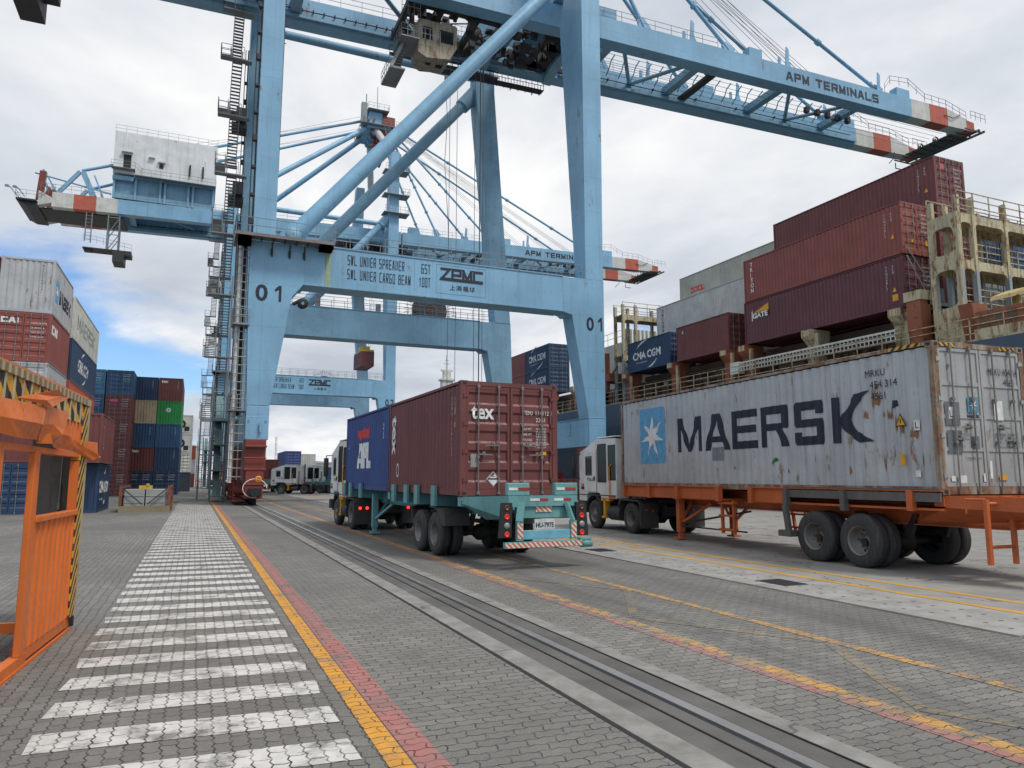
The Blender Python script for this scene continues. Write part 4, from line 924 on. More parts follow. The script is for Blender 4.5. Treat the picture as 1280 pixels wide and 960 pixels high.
def rim_mesh(dual):
    m = M(); s = -1          # outer face towards -x
    d = .10 if dual else -.02
    m.lathe((0, 0, 0), (1, 0, 0), [(-.135, .285), (-.13, .27), (-.10 , .255), (-.02 + (d if dual else -.06), .24), (-.01 + (d if dual else -.07), .10), (-.05 + (d if dual else -.07), .095), (-.05 + (d if dual else -.07), 0)], 28)
    for k in range(8): a = math.pi * 2 * k / 8; x = -.02 + (d if dual else -.06); m.tube((x - .03, .16 * math.cos(a), .16 * math.sin(a)), (x, .16 * math.cos(a), .16 * math.sin(a)), .018, 6)
    for k in range(5): a = math.pi * 2 * k / 5; x = -.024 + (d if dual else -.06); m.tube((x, .205 * math.cos(a), .205 * math.sin(a)), (x + .004, .205 * math.cos(a), .205 * math.sin(a)), .026, 8, 1)
    return m.mesh('rim', [rim_m, blk])
def wheel(parent, x, y, dual=False, outer=True):
    s = -1 if x < 0 else 1
    w = link('wheel', cached('tyre', tyre_mesh), parent, loc=(x, y, .52))
    link('rim', cached(('rim', dual), lambda: rim_mesh(dual)), w, rot=(0, 0, 0 if s < 0 else math.pi))
    if dual:
        w2 = link('wheel', cached('tyre', tyre_mesh), parent, loc=(x - s * .32, y, .52))
    return w
def axle(parent, y, track, dual):
    for s in (-1, 1): wheel(parent, s * track, y, dual)
    m = M(); m.tube((-track, y, .52), (track, y, .52), .075, 10); m.lathe((0, y, .52), (1, 0, 0), [(-.22, .1), (-.1, .2), (.1, .2), (.22, .1)], 12); m.build('axle', chas, parent)
def tractor(label, loc, rz, txt='TTA-15', lit=False, group='port tractor units'):
    """origin on the ground under the rear axle, +y forward"""
    t = thing('terminal_tractor', label, 'truck', loc, rz, group)
    for s in (-1, 1):
        pass
    m = M()
    for s in (-1, 1): m.box(s * .43 - .05, s * .43 + .05, -1.0, 3.9, .72, .98)
    m.box(-.5, .5, -.7, .5, .98, 1.12); m.box(-1.0, 1.0, .62, 1.9, .62, .80); m.box(-.4, .4, 1.2, 3.6, .55, .8); m.box(-.48, .48, -.95, -.85, .6, .9)
    m.lathe((0, .1, 1.13), (0, 0, 1), [(0, .45), (.06, .45), (.08, .3)], 20); m.build('chassis', chas, t)
    m = M(); m.tube((-.95, .75, .62), (-.95, 1.6, .62), .26, 14); m.build('fuel_tank', darksteel, t); m = M(); m.box(.7, 1.1, .75, 1.7, .4, .95); m.build('battery_box', darksteel, t)
    # cab: stepped body with a raked roof front
    m = M(); prof = [(.95, 1.12), (.95, 3.22), (2.3, 3.27), (2.42, 3.25), (3.86, 2.82), (3.93, 2.70), (3.95, 1.12), (3.3, 1.12), (3.18, 1.30), (2.25, 1.30), (2.1, 1.12)]
    prof = [(a, b) for a, b in prof]
    m.prism([(y, z) for y, z in prof], 'x', -1.17, 1.17); m.box(-1.17, 1.17, 3.3, 3.95, .98, 1.12)
    m.box(-1.19, 1.19, .9, 2.35, 3.27, 3.31); cb = m.build('cab', cabw, t, bevel=.03)
    m = M(); m.box(-1.2, 1.2, 3.55, 4.03, .62, .98); m.build('bumper', chas, t, bevel=.02)
    for s in (-1, 1):
        f = lambda y0, y1, z0, z1, d=.006: (min(s * 1.17, s * (1.17 + d)), max(s * 1.17, s * (1.17 + d)), y0, y1, z0, z1)
        m = M(); m.box(*f(1.72, 2.32, 1.72, 3.02)); m.build('window', glass, cb)
        m = M()
        for a_, b_, c_, d_ in ((1.68, 1.72, 1.68, 3.06), (2.32, 2.36, 1.68, 3.06), (1.68, 2.36, 3.02, 3.06), (1.68, 2.36, 1.68, 1.72), (2.42, 2.435, 1.3, 2.9)): m.box(*f(a_, b_, c_, d_, .012))
        m.build('window_seal', blk, cb)
        m = M(); m.box(*f(.96, 3.9, 1.20, 1.235, .008)); m.box(*f(3.5, 3.72, 1.42, 1.52, .03)); m.build('trim', darksteel, cb)
        m = M(); m.box(*f(3.52, 3.70, 1.55, 1.63, .035)); m.build('side_lamp', flat('amber_side_lamp', (.6, .2, .02), .3), cb)
        m = M(); m.box(*f(.97, 1.55, 1.75, 3.0)); m.build('window', glass, cb)
        # door with its small window
        m = M(); m.box(*f(2.48, 3.42, 1.34, 2.80, .02)); d = m.build('door', cabw, cb, bevel=.008)
        m = M(); m.box(*f(2.85, 3.28, 1.98, 2.58, .026)); m.build('window', glass, d)
        m = M(); m.box(*f(2.55, 2.62, 1.75, 1.9, .05)); m.build('handle', blk, d)
        m = M(); m.box(*f(2.80, 3.33, 1.93, 1.97, .03)); m.box(*f(2.80, 2.84, 1.97, 2.60, .03)); m.box(*f(3.29, 3.33, 1.97, 2.60, .03)); m.box(*f(2.80, 3.33, 2.6, 2.64, .03)); m.build('window_seal', blk, d)
        m = M(); m.box(*f(1.0, 1.5, 1.15, 1.2, .01)); m.build('reflector', dull_red, cb)
        m = M(); x = s * 1.36; m.path([(s * 1.17, 3.8, 2.75), (x, 4.05, 2.75), (x, 4.05, 1.85), (s * 1.17, 3.85, 1.8)], .018, 6); m.box(x - .09, x + .09, 4.02, 4.1, 1.9, 2.65); m.build('mirror', blk, t)
        # front wheel arch and yellow step
        m = M()
        for k in range(9):
            a = math.pi * k / 8; b = math.pi * (k + 1) / 8
            if k < 8: m.beam((s * 1.02, 2.72 - .66 * math.cos(a), .56 + .66 * math.sin(a)), (s * 1.02, 2.72 - .66 * math.cos(b), .56 + .66 * math.sin(b)), .32, .03)
        m.build('wheel_arch', guard, t)
        m = M(); m.box(s * 1.08 - .1, s * 1.08 + .1, 1.78, 1.92, .42, 1.14); m.box(s * 1.08 - .1, s * 1.08 + .1, 1.5, 2.1, 1.02, 1.14); m.box(s * 1.08 - .1, s * 1.08 + .1, 1.92, 2.06, .42, .5); m.build('step', yellow, t)
        m = M(); m.path([(s * 1.12, 1.4, 1.25), (s * 1.2, 1.4, 1.3), (s * 1.2, 1.4, 2.2), (s * 1.2, 1.25, 2.3)], .022, 6); m.build('grab_rail', yellow, t)
        # rear mudguard with its flap and lamps
        m = M(); pr = [(-.74, .30), (-.74, 1.0), (-.6, 1.12), (.62, 1.14), (.72, 1.0), (.72, .8), (.68, .8), (.66, .98), (.58, 1.09), (-.57, 1.07), (-.70, .97), (-.70, .30)]
        a, b = sorted((s * .55, s * 1.22)); m.prism(pr, 'x', a, b); m.box(a, b, -.76, -.74, .22, .92); g_ = m.build('mudguard', guard, t)
        for q in (.75, 1.0):
            m = M(); m.lathe((s * q, -.765, .78), (0, -1, 0), [(0, .055), (.015, .055), (.02, 0)], 14); m.build('tail_lamp', tail_red if lit else dull_red, g_)
    m = M(); m.box(-1.0, 1.0, 3.952, 3.96, 1.75, 2.65); m.build('windscreen', glass, cb)
    m = M(); m.tube((.9, .8, 1.1), (.9, .8, 3.4), .07, 10); m.tube((-.7, .82, 1.0), (-.7, .82, 2.6), .05, 8); m.build('exhaust_pipe', darksteel, t)
    m = M(); m.path([(-.3, .8, 1.6), (-.35, .4, 1.2), (-.1, -.2, 1.3)], .02, 5); m.path([(.3, .8, 1.6), (.3, .3, 1.15), (.1, -.3, 1.3)], .02, 5); m.build('air_hose', dull_red, t)
    axle(t, 0, 1.03, True); axle(t, 2.72, 1.02, False)
    for s in (-1,):
        place_text(font_text(txt, .12, .004), cb, navy, (s * 1.195, 3.2, 1.72), (0, -1, 0), (0, 0, 1), (-1, 0, 0), width=.6)
    return t
ID = 0
def trailer(name, label, loc, rz, mat, rear=-1.5, kind=0):
    """skeletal chassis; origin on the ground below the container's rear edge, +y forward, deck at z=deck"""
    t = thing(name, label, 'trailer', loc, rz); dz = loc[2]
    D = 1.42 if kind == 0 else 1.52
    x_main = .46
    m = M()
    for s in (-1, 1):
        sec = [(rear + .4, D - .30, D - .04), (1.0, D - .42, D - .04), (9.2, D - .42, D - .04), (10.0, D - .22, D - .04), (12.1, D - .22, D - .04)] if kind == 0 else [(rear, D - .30, D - .04), (-.7, D - .60, D - .04), (2.4, D - .62, D - .04), (4.4, D - .5, D - .04), (9.0, D - .5, D - .04), (10.0, D - .24, D - .04), (12.1, D - .24, D - .04)]
        for (ya, za, ta), (yb, zb_, tb) in zip(sec, sec[1:]):
            for z0a, z1a, z0b, z1b, w in ((za, za + .02, zb_, zb_ + .02, .09), (ta - .02, ta, tb - .02, tb, .09), (za + .02, ta - .02, zb_ + .02, tb - .02, .012)):
                x0, x1 = s * x_main - w, s * x_main + w
                m.add([(x0, ya, z0a), (x1, ya, z0a), (x1, ya, z1a), (x0, ya, z1a), (x0, yb, z0b), (x1, yb, z0b), (x1, yb, z1b), (x0, yb, z1b)], [(0, 1, 2, 3), (4, 5, 6, 7), (0, 1, 5, 4), (1, 2, 6, 5), (2, 3, 7, 6), (3, 0, 4, 7)])
    for y in (-.1, 2.2, 4.2, 5.9, 7.6, 9.4, 11.9): m.box(-x_main, x_main, y, y + .14, D - .3, D - .06)
    m.build('frame', mat, t)
    # bolsters and container guides
    for y in ((0.02, 6.0, 11.98) if kind == 0 else (.02, 11.98)): m = M(); m.box(-1.19, 1.19, y, y + .2, D - .2, D); m.build('bolster', mat, t)
    ys = (1.6, 3.0, 3.95, 5.2, 9.4, 11.0, 12.0) if kind == 0 else ()
    for y in ys:
        for s in (-1, 1):
            m = M(); m.prism([(s * .5, D - .28), (s * 1.14, D - .24), (s * 1.24, D - .22), (s * 1.30, D + .22), (s * 1.235, D + .24), (s * 1.225, D + .01), (s * .5, D - .02)], 'y', y, y + .05); m.box(min(s * 1.245, s * 1.31), max(s * 1.245, s * 1.31), y - .11, y + .19, D - .24, D + .24, 1)
            m.build('guide_bracket', [mat, teal if kind == 0 else mat], t)
    if kind == 1:
        ochre = mat; gm = flat('guide_grey', (.11, .105, .10), .6)
        for y0, y1, mi, ribs in ((6.6, 11.95, 0, (6.62, 8.6, 10.2, 11.8)), (-.0, 5.4, 0, (.55, 5.25)), ):
            for s in (-1, 1):
                m = M(); a, b = sorted((s * 1.23, s * 1.27)); c = (1 if (y0 < 1) else 0)
                yl = 2.1 if y0 < 1 else y0
                m.box(a, b, 4.2 if c else y0, y1, D - .26, D + .09); m.box(min(s * 1.1, s * 1.33), max(s * 1.1, s * 1.33), y0, y1, D + .075, D + .10)
                m.prism([(s * .5, D - .30), (s * 1.26, D - .28), (s * 1.26, D - .24), (s * .5, D - .22)], 'y', y0, y1)
                for y in ribs: m.box(min(s * 1.25, s * 1.36), max(s * 1.25, s * 1.36), y, y + .14, D - .3, D + .1)
                m.build('side_rail', mat, t)
        for s in (-1, 1):
            m = M()
            for y in (2.2, 3.95): m.box(min(s * 1.275, s * 1.40), max(s * 1.275, s * 1.40), y, y + .12, D - .36, D + .07)
            m.box(min(s * 1.275, s * 1.32), max(s * 1.275, s * 1.32), -.02, 4.1, D - .12, D + .05); m.box(min(s * 1.275, s * 1.34), max(s * 1.275, s * 1.34), -.02, 4.1, D + .102, D + .125)
            m.beam((s * 1.38, 4.02, D - .3), (s * 1.36, 3.95, .62), .09, .13); m.box(min(s * 1.22, s * 1.46), max(s * 1.22, s * 1.46), 3.8, 4.2, .5, .64)
            m.build('guide_rail', gm, t)
    # landing legs with braces
    ly = 9.0 if kind == 1 else 8.6
    for s in (-1, 1):
        m = M(); m.box(s * .95 - .09, s * .95 + .09, ly, ly + .18, .24, D - .1); m.box(s * .95 - .06, s * .95 + .06, ly + .03, ly + .15, .10, .30); m.box(s * .95 - .14, s * .95 + .14, ly - .08, ly + .26, .05, .10)
        m.beam((s * .95, ly + .05, .5), (s * .7, ly - 1.15, D - .4), .07, .07); m.beam((s * .95, ly + .1, .45), (s * .5, ly + .1, D - .3), .06, .06); m.build('landing_leg', mat, t)
    if kind == 1:
        for s in (-1, 1):
            m = M()
            for y in (6.25, 6.75): m.beam((s * 1.15, y, D - .28), (s * 1.2, y - .08, .38), .07, .07)
            for z in (.46, .82, 1.15): m.box(min(s * 1.1, s * 1.24), max(s * 1.1, s * 1.24), 6.15, 6.8, z, z + .05)
            m.build('side_ladder', mat, t)
        m = M(); m.beam((-.95, ly, .5), (-.5, 6.4, .95), .05, .05); m.beam((-.95, ly, .42), (-.8, 6.2, .42), .04, .04); m.build('tie_bar', chas, t)
    # running gear
    a1, a2 = (1.75, 3.02) if kind == 0 else (1.98, 3.26)
    axle(t, a1, 1.09 if kind == 0 else 1.14, True); axle(t, a2, 1.09 if kind == 0 else 1.14, True)
    if kind == 1:
        for c in t.children:
            if c.name.startswith('wheel'): c.scale = (1.04, 1.07, 1.07); c.location.z = .556
    for s in (-1, 1):
        for y in (a1, a2):
            m = M()
            for k in range(5): m.beam((s * .5, y - .55 + k * .05, .66 + k * .021), (s * .5, y + .55 - k * .05, .66 + k * .021), .08, .022)
            m.build('leaf_spring', chas, t)
        m = M(); m.prism([(a1 - .7, D - .4), (a1 - .45, .7), (a1 - .6, .62), (a1 - .8, D - .4)], 'x', s * .5 - .05, s * .5 + .05); m.build('spring_hanger', chas, t)
        m = M(); m.prism([((a1 + a2) / 2 - .15, D - .4), ((a1 + a2) / 2 - .06, .6), ((a1 + a2) / 2 + .06, .6), ((a1 + a2) / 2 + .15, D - .4)], 'x', s * .5 - .06, s * .5 + .06); m.build('spring_hanger', chas, t)
    for s in (-1, 1):
        if kind == 0:
            m = M(); pr = [(a1 - .86, .74), (a1 - .80, 1.0), (a1 - .62, 1.13), (a1 + .32, 1.16), (a1 + .32, 1.13), (a1 - .60, 1.10), (a1 - .76, .98), (a1 - .82, .74)]
            a, b = sorted((s * .62, s * 1.24)); m.prism(pr, 'x', a, b); m.prism([(a1 - .84, .74), (a1 - .8, 1.0), (a1 - .62, 1.13), (a1 + .1, 1.15), (a1 - .3, 1.03), (a1 - .66, .74)], 'x', min(s * 1.225, s * 1.24), max(s * 1.225, s * 1.24)); m.build('mudguard', guard, t, bevel=.01)
            m = M(); m.prism([(a2 + .5, .8), (a2 + .66, 1.14), (a2 + .2, 1.16), (a2 + .2, 1.13), (a2 + .62, 1.1), (a2 + .46, .8)], 'x', a, b); m.build('mudguard', guard, t)
    # rear end
    yr = rear
    if kind == 0:
        xr = .82; cx = .08
        m = M()
        for s in (-1, 1):      # side webs tapering in from the bolster to the tail
            x0 = s * 1.17; x1 = cx + s * .80
            m.add([(x0, -.02, D + .01), (x1, yr, D + .06), (x1, yr, D - .16), (x0, -.02, D - .14)], [(0, 1, 2, 3)]); m.add([(x0, -.02, D - .14), (x1, yr, D - .16), (x1, yr + .05, D - .42), (s * .6, -.0, D - .5)], [(0, 1, 2, 3)]); m.add([(x0, -.02, D + .01), (x1, yr, D + .06), (x1 - s * .5, yr, D + .05), (x0 - s * .6, -.02, D + .01)], [(0, 1, 2, 3)])
        m.box(cx - .80, cx + .80, yr, yr + .12, D - .16, D + .06); m.box(cx - .62, cx + .62, yr + .05, yr + .12, D - .40, D - .18); m.build('tail_frame', mat, t)
        for s in (-1, 1):
            m = M(); a, b = sorted((cx + s * .28 if s > 0 else cx - .32, cx + s * .82)); m.box(a, b, yr + .02, yr + .16, D + .062, D + .32); k_ = m.build('stop_block', mat, t, bevel=.015)
            m = M(); m.box(cx + s * .55 - .02, cx + s * .55 + .22, yr + .008, yr + .018, D + .17, D + .225); m.build('reflector', dull_red, k_)
            m = M(); m.box(cx + s * .55 - .24, cx + s * .55 - .05, yr + .008, yr + .018, D + .17, D + .225); m.build('reflector', white_l, k_)
            m = M(); m.beam((cx + s * .52, yr - .02, D - .08), (cx + s * .62, yr - .12, D - .46), .14, .07); m.box(cx + s * .62 - .07, cx + s * .62 + .07, yr - .16, yr - .08, D - .84, D - .46); u = m.build('bumper_upright', hazard if False else mat, t)
            m = M(); m.box(cx + s * .62 - .06, cx + s * .62 + .06, yr - .168, yr - .161, D - .80, D - .50); m.build('reflective_strip', hazard, u)
            m = M(); m.prism([(cx + s * .86 - .13, D - .08), (cx + s * .86 + .11, D - .08), (cx + s * .90 + .13, D - .78), (cx + s * .90 - .15, D - .78)], 'y', yr - .06, yr); lp = m.build('lamp_board', blk, t)
            for i, z in enumerate((-.18, -.36, -.54, -.71)):
                m = M(); m.lathe((cx + s * .87, yr - .06, D + z), (0, -1, 0), [(0, .055), (.012, .055), (.015, .038), (.006, .034), (.006, 0)] if i != 2 else [(0, .065), (.012, .065), (.01, 0)], 16); m.build('tail_lamp', (flat('amber_lens', (.12, .045, .03), .3), flat('ringed_red_lens', (.55, .02, .015), .3, 0, .35), flat('reverse_lens', (.28, .27, .27), .3), flat('ringed_red_lens', (.55, .02, .015), .3))[i], lp)
        for xx, mm, ww in ((-.30, white_l, .2), (-.07, dull_red, .17), (.26, white_l, .2), (.48, dull_red, .17)): m = M(); m.box(cx + xx - .02, cx + xx + ww, yr - .008, yr - .002, D - .05, D); m.build('reflector', mm, t)
        m = M(); m.box(cx - .17, cx + .20, yr + .03, yr + .045, D - .28, D - .14); m.build('reflective_strip', hazard, t)
        m = M(); m.box(cx - .23, cx + .24, yr - .03, yr - .015, D - .62, D - .42); pl = m.build('number_plate', flat('plate_white', (.55, .56, .54), .5), t)
        place_text(font_text('HU-7975', .10, .004), pl, navy, (cx - .20, yr - .031, D - .59), (1, 0, 0), (0, 0, 1), (0, -1, 0), width=.41)
        m = M(); m.box(cx - .55, cx + .55, yr - .14, yr - .02, D - .82, D - .64); m.build('step_plate', flat('step_blue', (.16, .40, .52), .5), t, bevel=.01)
        m = M(); m.box(cx - .98, cx + .78, yr - .22, yr - .12, D - .98, D - .86, 0); m.box(cx - .975, cx + .775, yr - .228, yr - .221, D - .97, D - .87, 1); m.build('rear_bumper', [mat, hazard], t)
        m = M(); m.lathe((cx + .93, yr - .12, D - .93), (1, 0, 0), [(-.13, 0), (-.13, .09), (.12, .09), (.12, 0)], 12); m.box(cx + .76, cx + 1.02, yr - .2, yr - .05, D - .86, D - .82); m.build('buffer', teal, t)
    else:
        m = M(); m.box(-.62, .62, yr, yr + .14, D - .34, D - .04)
        for y in (-.15, -.55, -1.1): m.box(-.46, .46, y, y + .1, D - .38, D - .06)
        for s in (-1, 1): m.add([(s * 1.18, 0, D), (s * .5, yr + .3, D - .02), (s * .5, yr + .3, D - .30), (s * 1.18, 0, D - .22)], [(0, 1, 2, 3)]); m.add([(s * 1.18, 0, D - .22), (s * .5, yr + .3, D - .30), (s * .5, -.2, D - .5), (s * .9, .8, D - .5)], [(0, 1, 2, 3)])
        m.build('tail_frame', mat, t)
        for s in (-1, 1):
            m = M()
            for x in (s * 1.2, s * .58): m.box(x - .035, x + .035, -.84, -.77, .36, D - .05)
            for z in (.66, D - .12): m.tube((s * 1.2, -.8, z), (s * .58, -.8, z), .03, 8)
            m.box(s * .58 - .08, s * .58 + .08, -.86, -.72, D - .32, D - .04); m.tube((s * 1.2, -.8, D - .05), (s * 1.3, -.5, D - .05), .02, 6); m.tube((s * 1.3, -.5, D - .05), (s * 1.3, -.5, D - .3), .02, 6)
            m.build('rear_bumper', mat, t)
        m = M(); m.box(-1.0, 1.0, yr + .4, yr + .5, .5, .62); m.box(-.8, -.6, yr + .6, yr + .75, .5, 1.1); m.box(.6, .8, yr + .6, yr + .75, .5, 1.1); m.build('underrun_bar', mat, t)
    return t
def at_frame(base, rz, x, y, z=0):
    a = R(rz); return (base[0] + x * math.cos(a) - y * math.sin(a), base[1] + x * math.sin(a) + y * math.cos(a), z)

maroon = paint('container_maroon', (.150, .042, .038), .5, 0, .18, .04, .22)
red_c = paint('container_red', (.25, .065, .05), .5, 0, .25, .10, .25)
apl_blue = paint('container_royal_blue', (.030, .058, .205), .5, 0, .2, .05, .25)
navy_c = paint('container_navy', (.018, .045, .105), .5, 0, .2, .04, .2)
blue_c = paint('container_mid_blue', (.025, .085, .18), .5, 0, .2, .05, .2)
sky_c = paint('container_light_blue', (.05, .17, .30), .5, 0, .2, .05, .2)
grey_c = paint('container_light_grey', (.42, .435, .445), .5, .0, .22, .40, .26)
grey_f = paint('container_rusty_frame', (.33, .30, .24), .6, 0, .4, 1.3, .6)
grey_d = paint('container_grey_door', (.36, .375, .37), .5, 0, .3, .30, .35)
pale_c = paint('container_pale_grey', (.52, .525, .50), .5, 0, .2, .08, .3)
olive_c = paint('container_warm_grey', (.40, .39, .33), .5, 0, .2, .06, .25)
white_c = paint('container_white', (.55, .55, .50), .5, 0, .2, .06, .3)
cream_c = paint('container_cream', (.46, .38, .24), .5, 0, .25, .1, .3)
green_c = paint('container_green', (.02, .25, .055), .45, 0, .2, .04, .2)
orange_c = paint('container_orange_red', (.42, .09, .04), .5, 0, .2, .1, .25)
plum_c = paint('container_plum', (.118, .032, .038), .45, 0, .12, .04, .15)
brick_c = paint('container_brick', (.24, .062, .045), .45, 0, .12, .04, .15)
dark_c = paint('container_dark_slate', (.03, .045, .06), .5, 0, .2)

# truck 1: maroon and blue boxes on the teal chassis
B1, RZ1 = (6.62, 15.32), 1.0
c1 = container('maroon twenty foot container with white tex lettering at the rear of the teal trailer', (*B1, 1.44), 6.058, 2.591, maroon, True, RZ1, 2, rodm=paint('rod_grey', (.22, .20, .20), .5, .4, .3, .3))
p = at_frame(B1, RZ1, 0, 6.13, 1.44)
c2_ = container('royal blue twenty foot container with white APL letters riding behind the white cab', p, 6.058, 2.591, apl_blue, False, RZ1, 2)
trailer('container_trailer', 'teal skeletal container chassis with striped rear bumper beside the crane rail', (*B1, 0), RZ1, teal, -1.52, 0)
tractor('white terminal tractor pulling the teal trailer, red tail lamps lit', at_frame(B1, RZ1, 0, 11.4), RZ1, 'TTA-07', True)
side_text(c1, font_text('tex', .34, .012), white_l, 'N', -.96, 1.74, width=.56)
side_text(c1, font_text('TEMU', .10), white_l, 'N', .36, 1.86, width=.22); side_text(c1, font_text('114112 2', .10), white_l, 'N', .66, 1.86, width=.44); side_text(c1, font_text('22G1', .10), white_l, 'N', .66, 1.70, width=.24)
for i, (a, b) in enumerate((('MAX.WT.', '30.480 KGS'), ('', '67.200 LBS'), ('TARE WT.', '2.220 KGS'), ('', '4.890 LBS'), ('PAYLOAD', '28.260 KGS'), ('', '62.310 LBS'), ('CU.CAP.', '33.2 CU.M'), ('', '1.173 CU.FT'))):
    if a: side_text(c1, font_text(a, .06), white_l, 'N', .30, 1.50 - i * .062, width=.26)
    side_text(c1, font_text(b, .042), white_l, 'N', .66, 1.52 - i * .062, width=.27)
side_text(c1, poly_mesh([[(0, 0), (.20, 0), (.20, .30), (0, .30)]]), flat('data_plate', (.28, .27, .25), .5), 'N', -.97, .64, name='data_plate')
side_text(c1, poly_mesh([[(0, 0), (.17, 0), (.17, .08), (0, .08)]]), yellow, 'N', .76, .93, name='sticker')
D_ = [(0, -.17), (.17, 0), (0, .17), (-.17, 0)]
side_text(c1, poly_mesh([D_]), white_l, 'N', -.42, .38, name='hazard_placard'); side_text(c1, poly_mesh([[(u * .9, v * .9) for u, v in D_]]), maroon, 'N', -.42, .38, name='hazard_placard', lift=.008)
side_text(c1, poly_mesh([[(-.13, -.02), (.0, -.15), (.13, -.02)], [(-.09, .02), (.09, .02), (.10, .05), (-.10, .05)], [(-.02, .07), (.08, .05), (.04, .11)]]), white_l, 'N', -.42, .38, name='hazard_placard', lift=.012)
side_text(c1, poly_mesh([[(-.07, .1), (.07, .1), (0, 0)]]), blk, 'N', .85, .70, name='sticker')
place_text(font_text('tex', .50, .02), c1, white_l, (-(HW - .008), 5.74, 2.20), (0, 0, -1), (0, -1, 0), (-1, 0, 0), width=1.15)
side_text(c1, poly_mesh([[(.14 * math.cos(a * .4), .2 * math.sin(a * .4)) for a in range(16)]]), white_l, 'L', 5.12, .62, conf=False, name='emblem'); side_text(c1, poly_mesh([[(.10 * math.cos(a * .4), .15 * math.sin(a * .4)) for a in range(16)]]), maroon, 'L', 5.12, .62, conf=False, name='emblem', lift=.009)
side_text(c1, font_text('e', .16, .01), white_l, 'L', 5.17, .54, conf=False)
for i, ch in enumerate('TEMU 1141122'):
    if ch != ' ': side_text(c1, font_text(ch, .075), white_l, 'L', .62, 2.18 - i * .115, conf=False)
for i, ch in enumerate('22G1'): side_text(c1, font_text(ch, .075), white_l, 'L', .42, 2.18 - i * .115, conf=False)
side_text(c1, poly_mesh([[(0, 0), (.06, 0), (.06, .12), (0, .12)], [(0, .3), (.06, .3), (.06, .4), (0, .4)]]), yellow, 'L', .42, 1.55, conf=False, name='sticker')
side_text(c2_, poly_mesh([[(0, 0), (.22, 0), (.52, .86), (.30, .86)], [(.24, .18), (.6, .18), (.6, .34), (.3, .34)], [(.52, 0), (.88, 0), (.70, .86), (.42, .86)], [(.80, 0), (1.06, 0), (1.06, .86), (.80, .86)], [(1.0, .34), (1.32, .34), (1.36, .42), (1.36, .78), (1.3, .86), (1.0, .86)], [(1.30, 0), (1.56, 0), (1.56, .86), (1.30, .86)], [(1.5, 0), (1.88, 0), (1.88, .24), (1.5, .24)]]), white_l, 'L', 4.28, .72, lift=.004); side_text(c2_, poly_mesh([[(1.12, .50), (1.20, .50), (1.20, .70), (1.12, .70)]]), apl_blue, 'L', 4.28, .72, lift=.01)
side_text(c2_, poly_mesh([[(0, .40), (.3, .30), (.45, .36), (.75, .34), (.95, .44), (1.35, .30), (1.8, .46), (1.75, .1), (1.5, .02), (1.35, .12), (1.1, 0), (.9, .10), (.85, -.12), (.7, .08), (.45, -.02), (.3, .12), (.1, .10)]]), flat('eagle_red', (.55, .04, .03), .5), 'L', 4.28, 1.68, name='emblem')
column_text(c2_, 'APLU', white_l, 'L', .7, 2.0, .08, 6.058, .13); side_text(c2_, poly_mesh([[(0, 0), (.08, 0), (.08, .05), (0, .05)]]), white_l, 'L', 5.6, 1.45, conf=False, name='sticker')
m = M()
for s in (-1, 1): m.path([(s * .25 + .2 * math.cos(a), 6.0, 2.61 + .22 * math.sin(a)) for a in [i * math.pi / 8 for i in range(9)]], .02, 5)
m.build('lifting_ring', blk, c1)

# truck 2: grey forty foot box on the orange chassis
RZ2 = -3.5; B2 = (12.63 + 1.219 * math.cos(R(3.5)), 9.2 - 1.219 * math.sin(R(3.5)))
c3 = container('long weathered grey forty foot container with large MAERSK lettering on the orange trailer', (*B2, 1.53), 12.192, 2.896, grey_c, True, RZ2, 2, 'flat', grey_f, grey_d, rodm=paint('rod_rusty_grey', (.23, .225, .21), .55, .3, .4, .25))
trailer('container_trailer', 'orange skeletal container chassis with side rails and grimy twin wheels', (*B2, 0), RZ2, orange, -2.7, 1)
tractor('white terminal tractor with yellow step in front of the grey forty foot container', at_frame(B2, RZ2, 0, 11.75), RZ2, 'TTA-15')
def big_letters():
    B = lambda a, b, c, d: [(a, b), (c, b), (c, d), (a, d)]
    GL = {0: [B(0, 0, .20, 1), B(1.07, 0, 1.27, 1), [(.02, 1), (.29, 1), (.72, 0), (.54, 0)], [(1.25, 1), (.98, 1), (.55, 0), (.73, 0)]],
      1.38: [[(0, 0), (.25, 0), (.60, .9), (.60, 1), (.40, 1)], [(1.14, 0), (.89, 0), (.54, .9), (.54, 1), (.74, 1)], B(.22, .22, .92, .38)],
      2.65: [B(0, 0, .22, 1), B(.22, 0, .99, .20), B(.22, .41, .93, .60), B(.22, .80, .99, 1)],
      3.80: [B(0, 0, .22, 1), B(.22, .80, .93, 1), [(.76, .44), (.92, .44), (.99, .50), (.99, .94), (.92, 1), (.76, 1)], B(.22, .40, .78, .57), [(.50, .48), (.76, .48), (.99, 0), (.74, 0)]],
      4.97: [[(.06, 0), (.90, 0), (.96, .06), (.96, .20), (0, .20), (0, .06)], B(0, .15, .24, .30), [(.74, .1), (.96, .1), (.96, .52), (.90, .58), (.74, .58)], B(.06, .41, .90, .59), [(0, .48), (.06, .41), (.24, .41), (.24, .9), (0, .9)], [(0, .80), (.96, .80), (.96, .94), (.90, 1), (.06, 1), (0, .94)], B(.72, .70, .96, .85)],
      6.17: [B(0, 0, .21, 1), [(.20, .42), (.20, .56), (.38, .66), (.66, 1.02), (1.04, 1.06), (.74, .82), (.50, .48)], [(.20, .56), (.50, .50), (.70, .22), (1.10, .0), (.72, -.01), (.40, .22), (.20, .40)]]}
    return poly_mesh([[(u + k, v * 1.0) for u, v in p] for k, ps in GL.items() for p in ps])
side_text(c3, big_letters(), navy, 'L', 8.77, 1.06)
rrx = [(-.78, -.80), (-.70, -.88), (.70, -.88), (.78, -.80), (.78, .80), (.70, .88), (-.70, .88), (-.78, .80)]
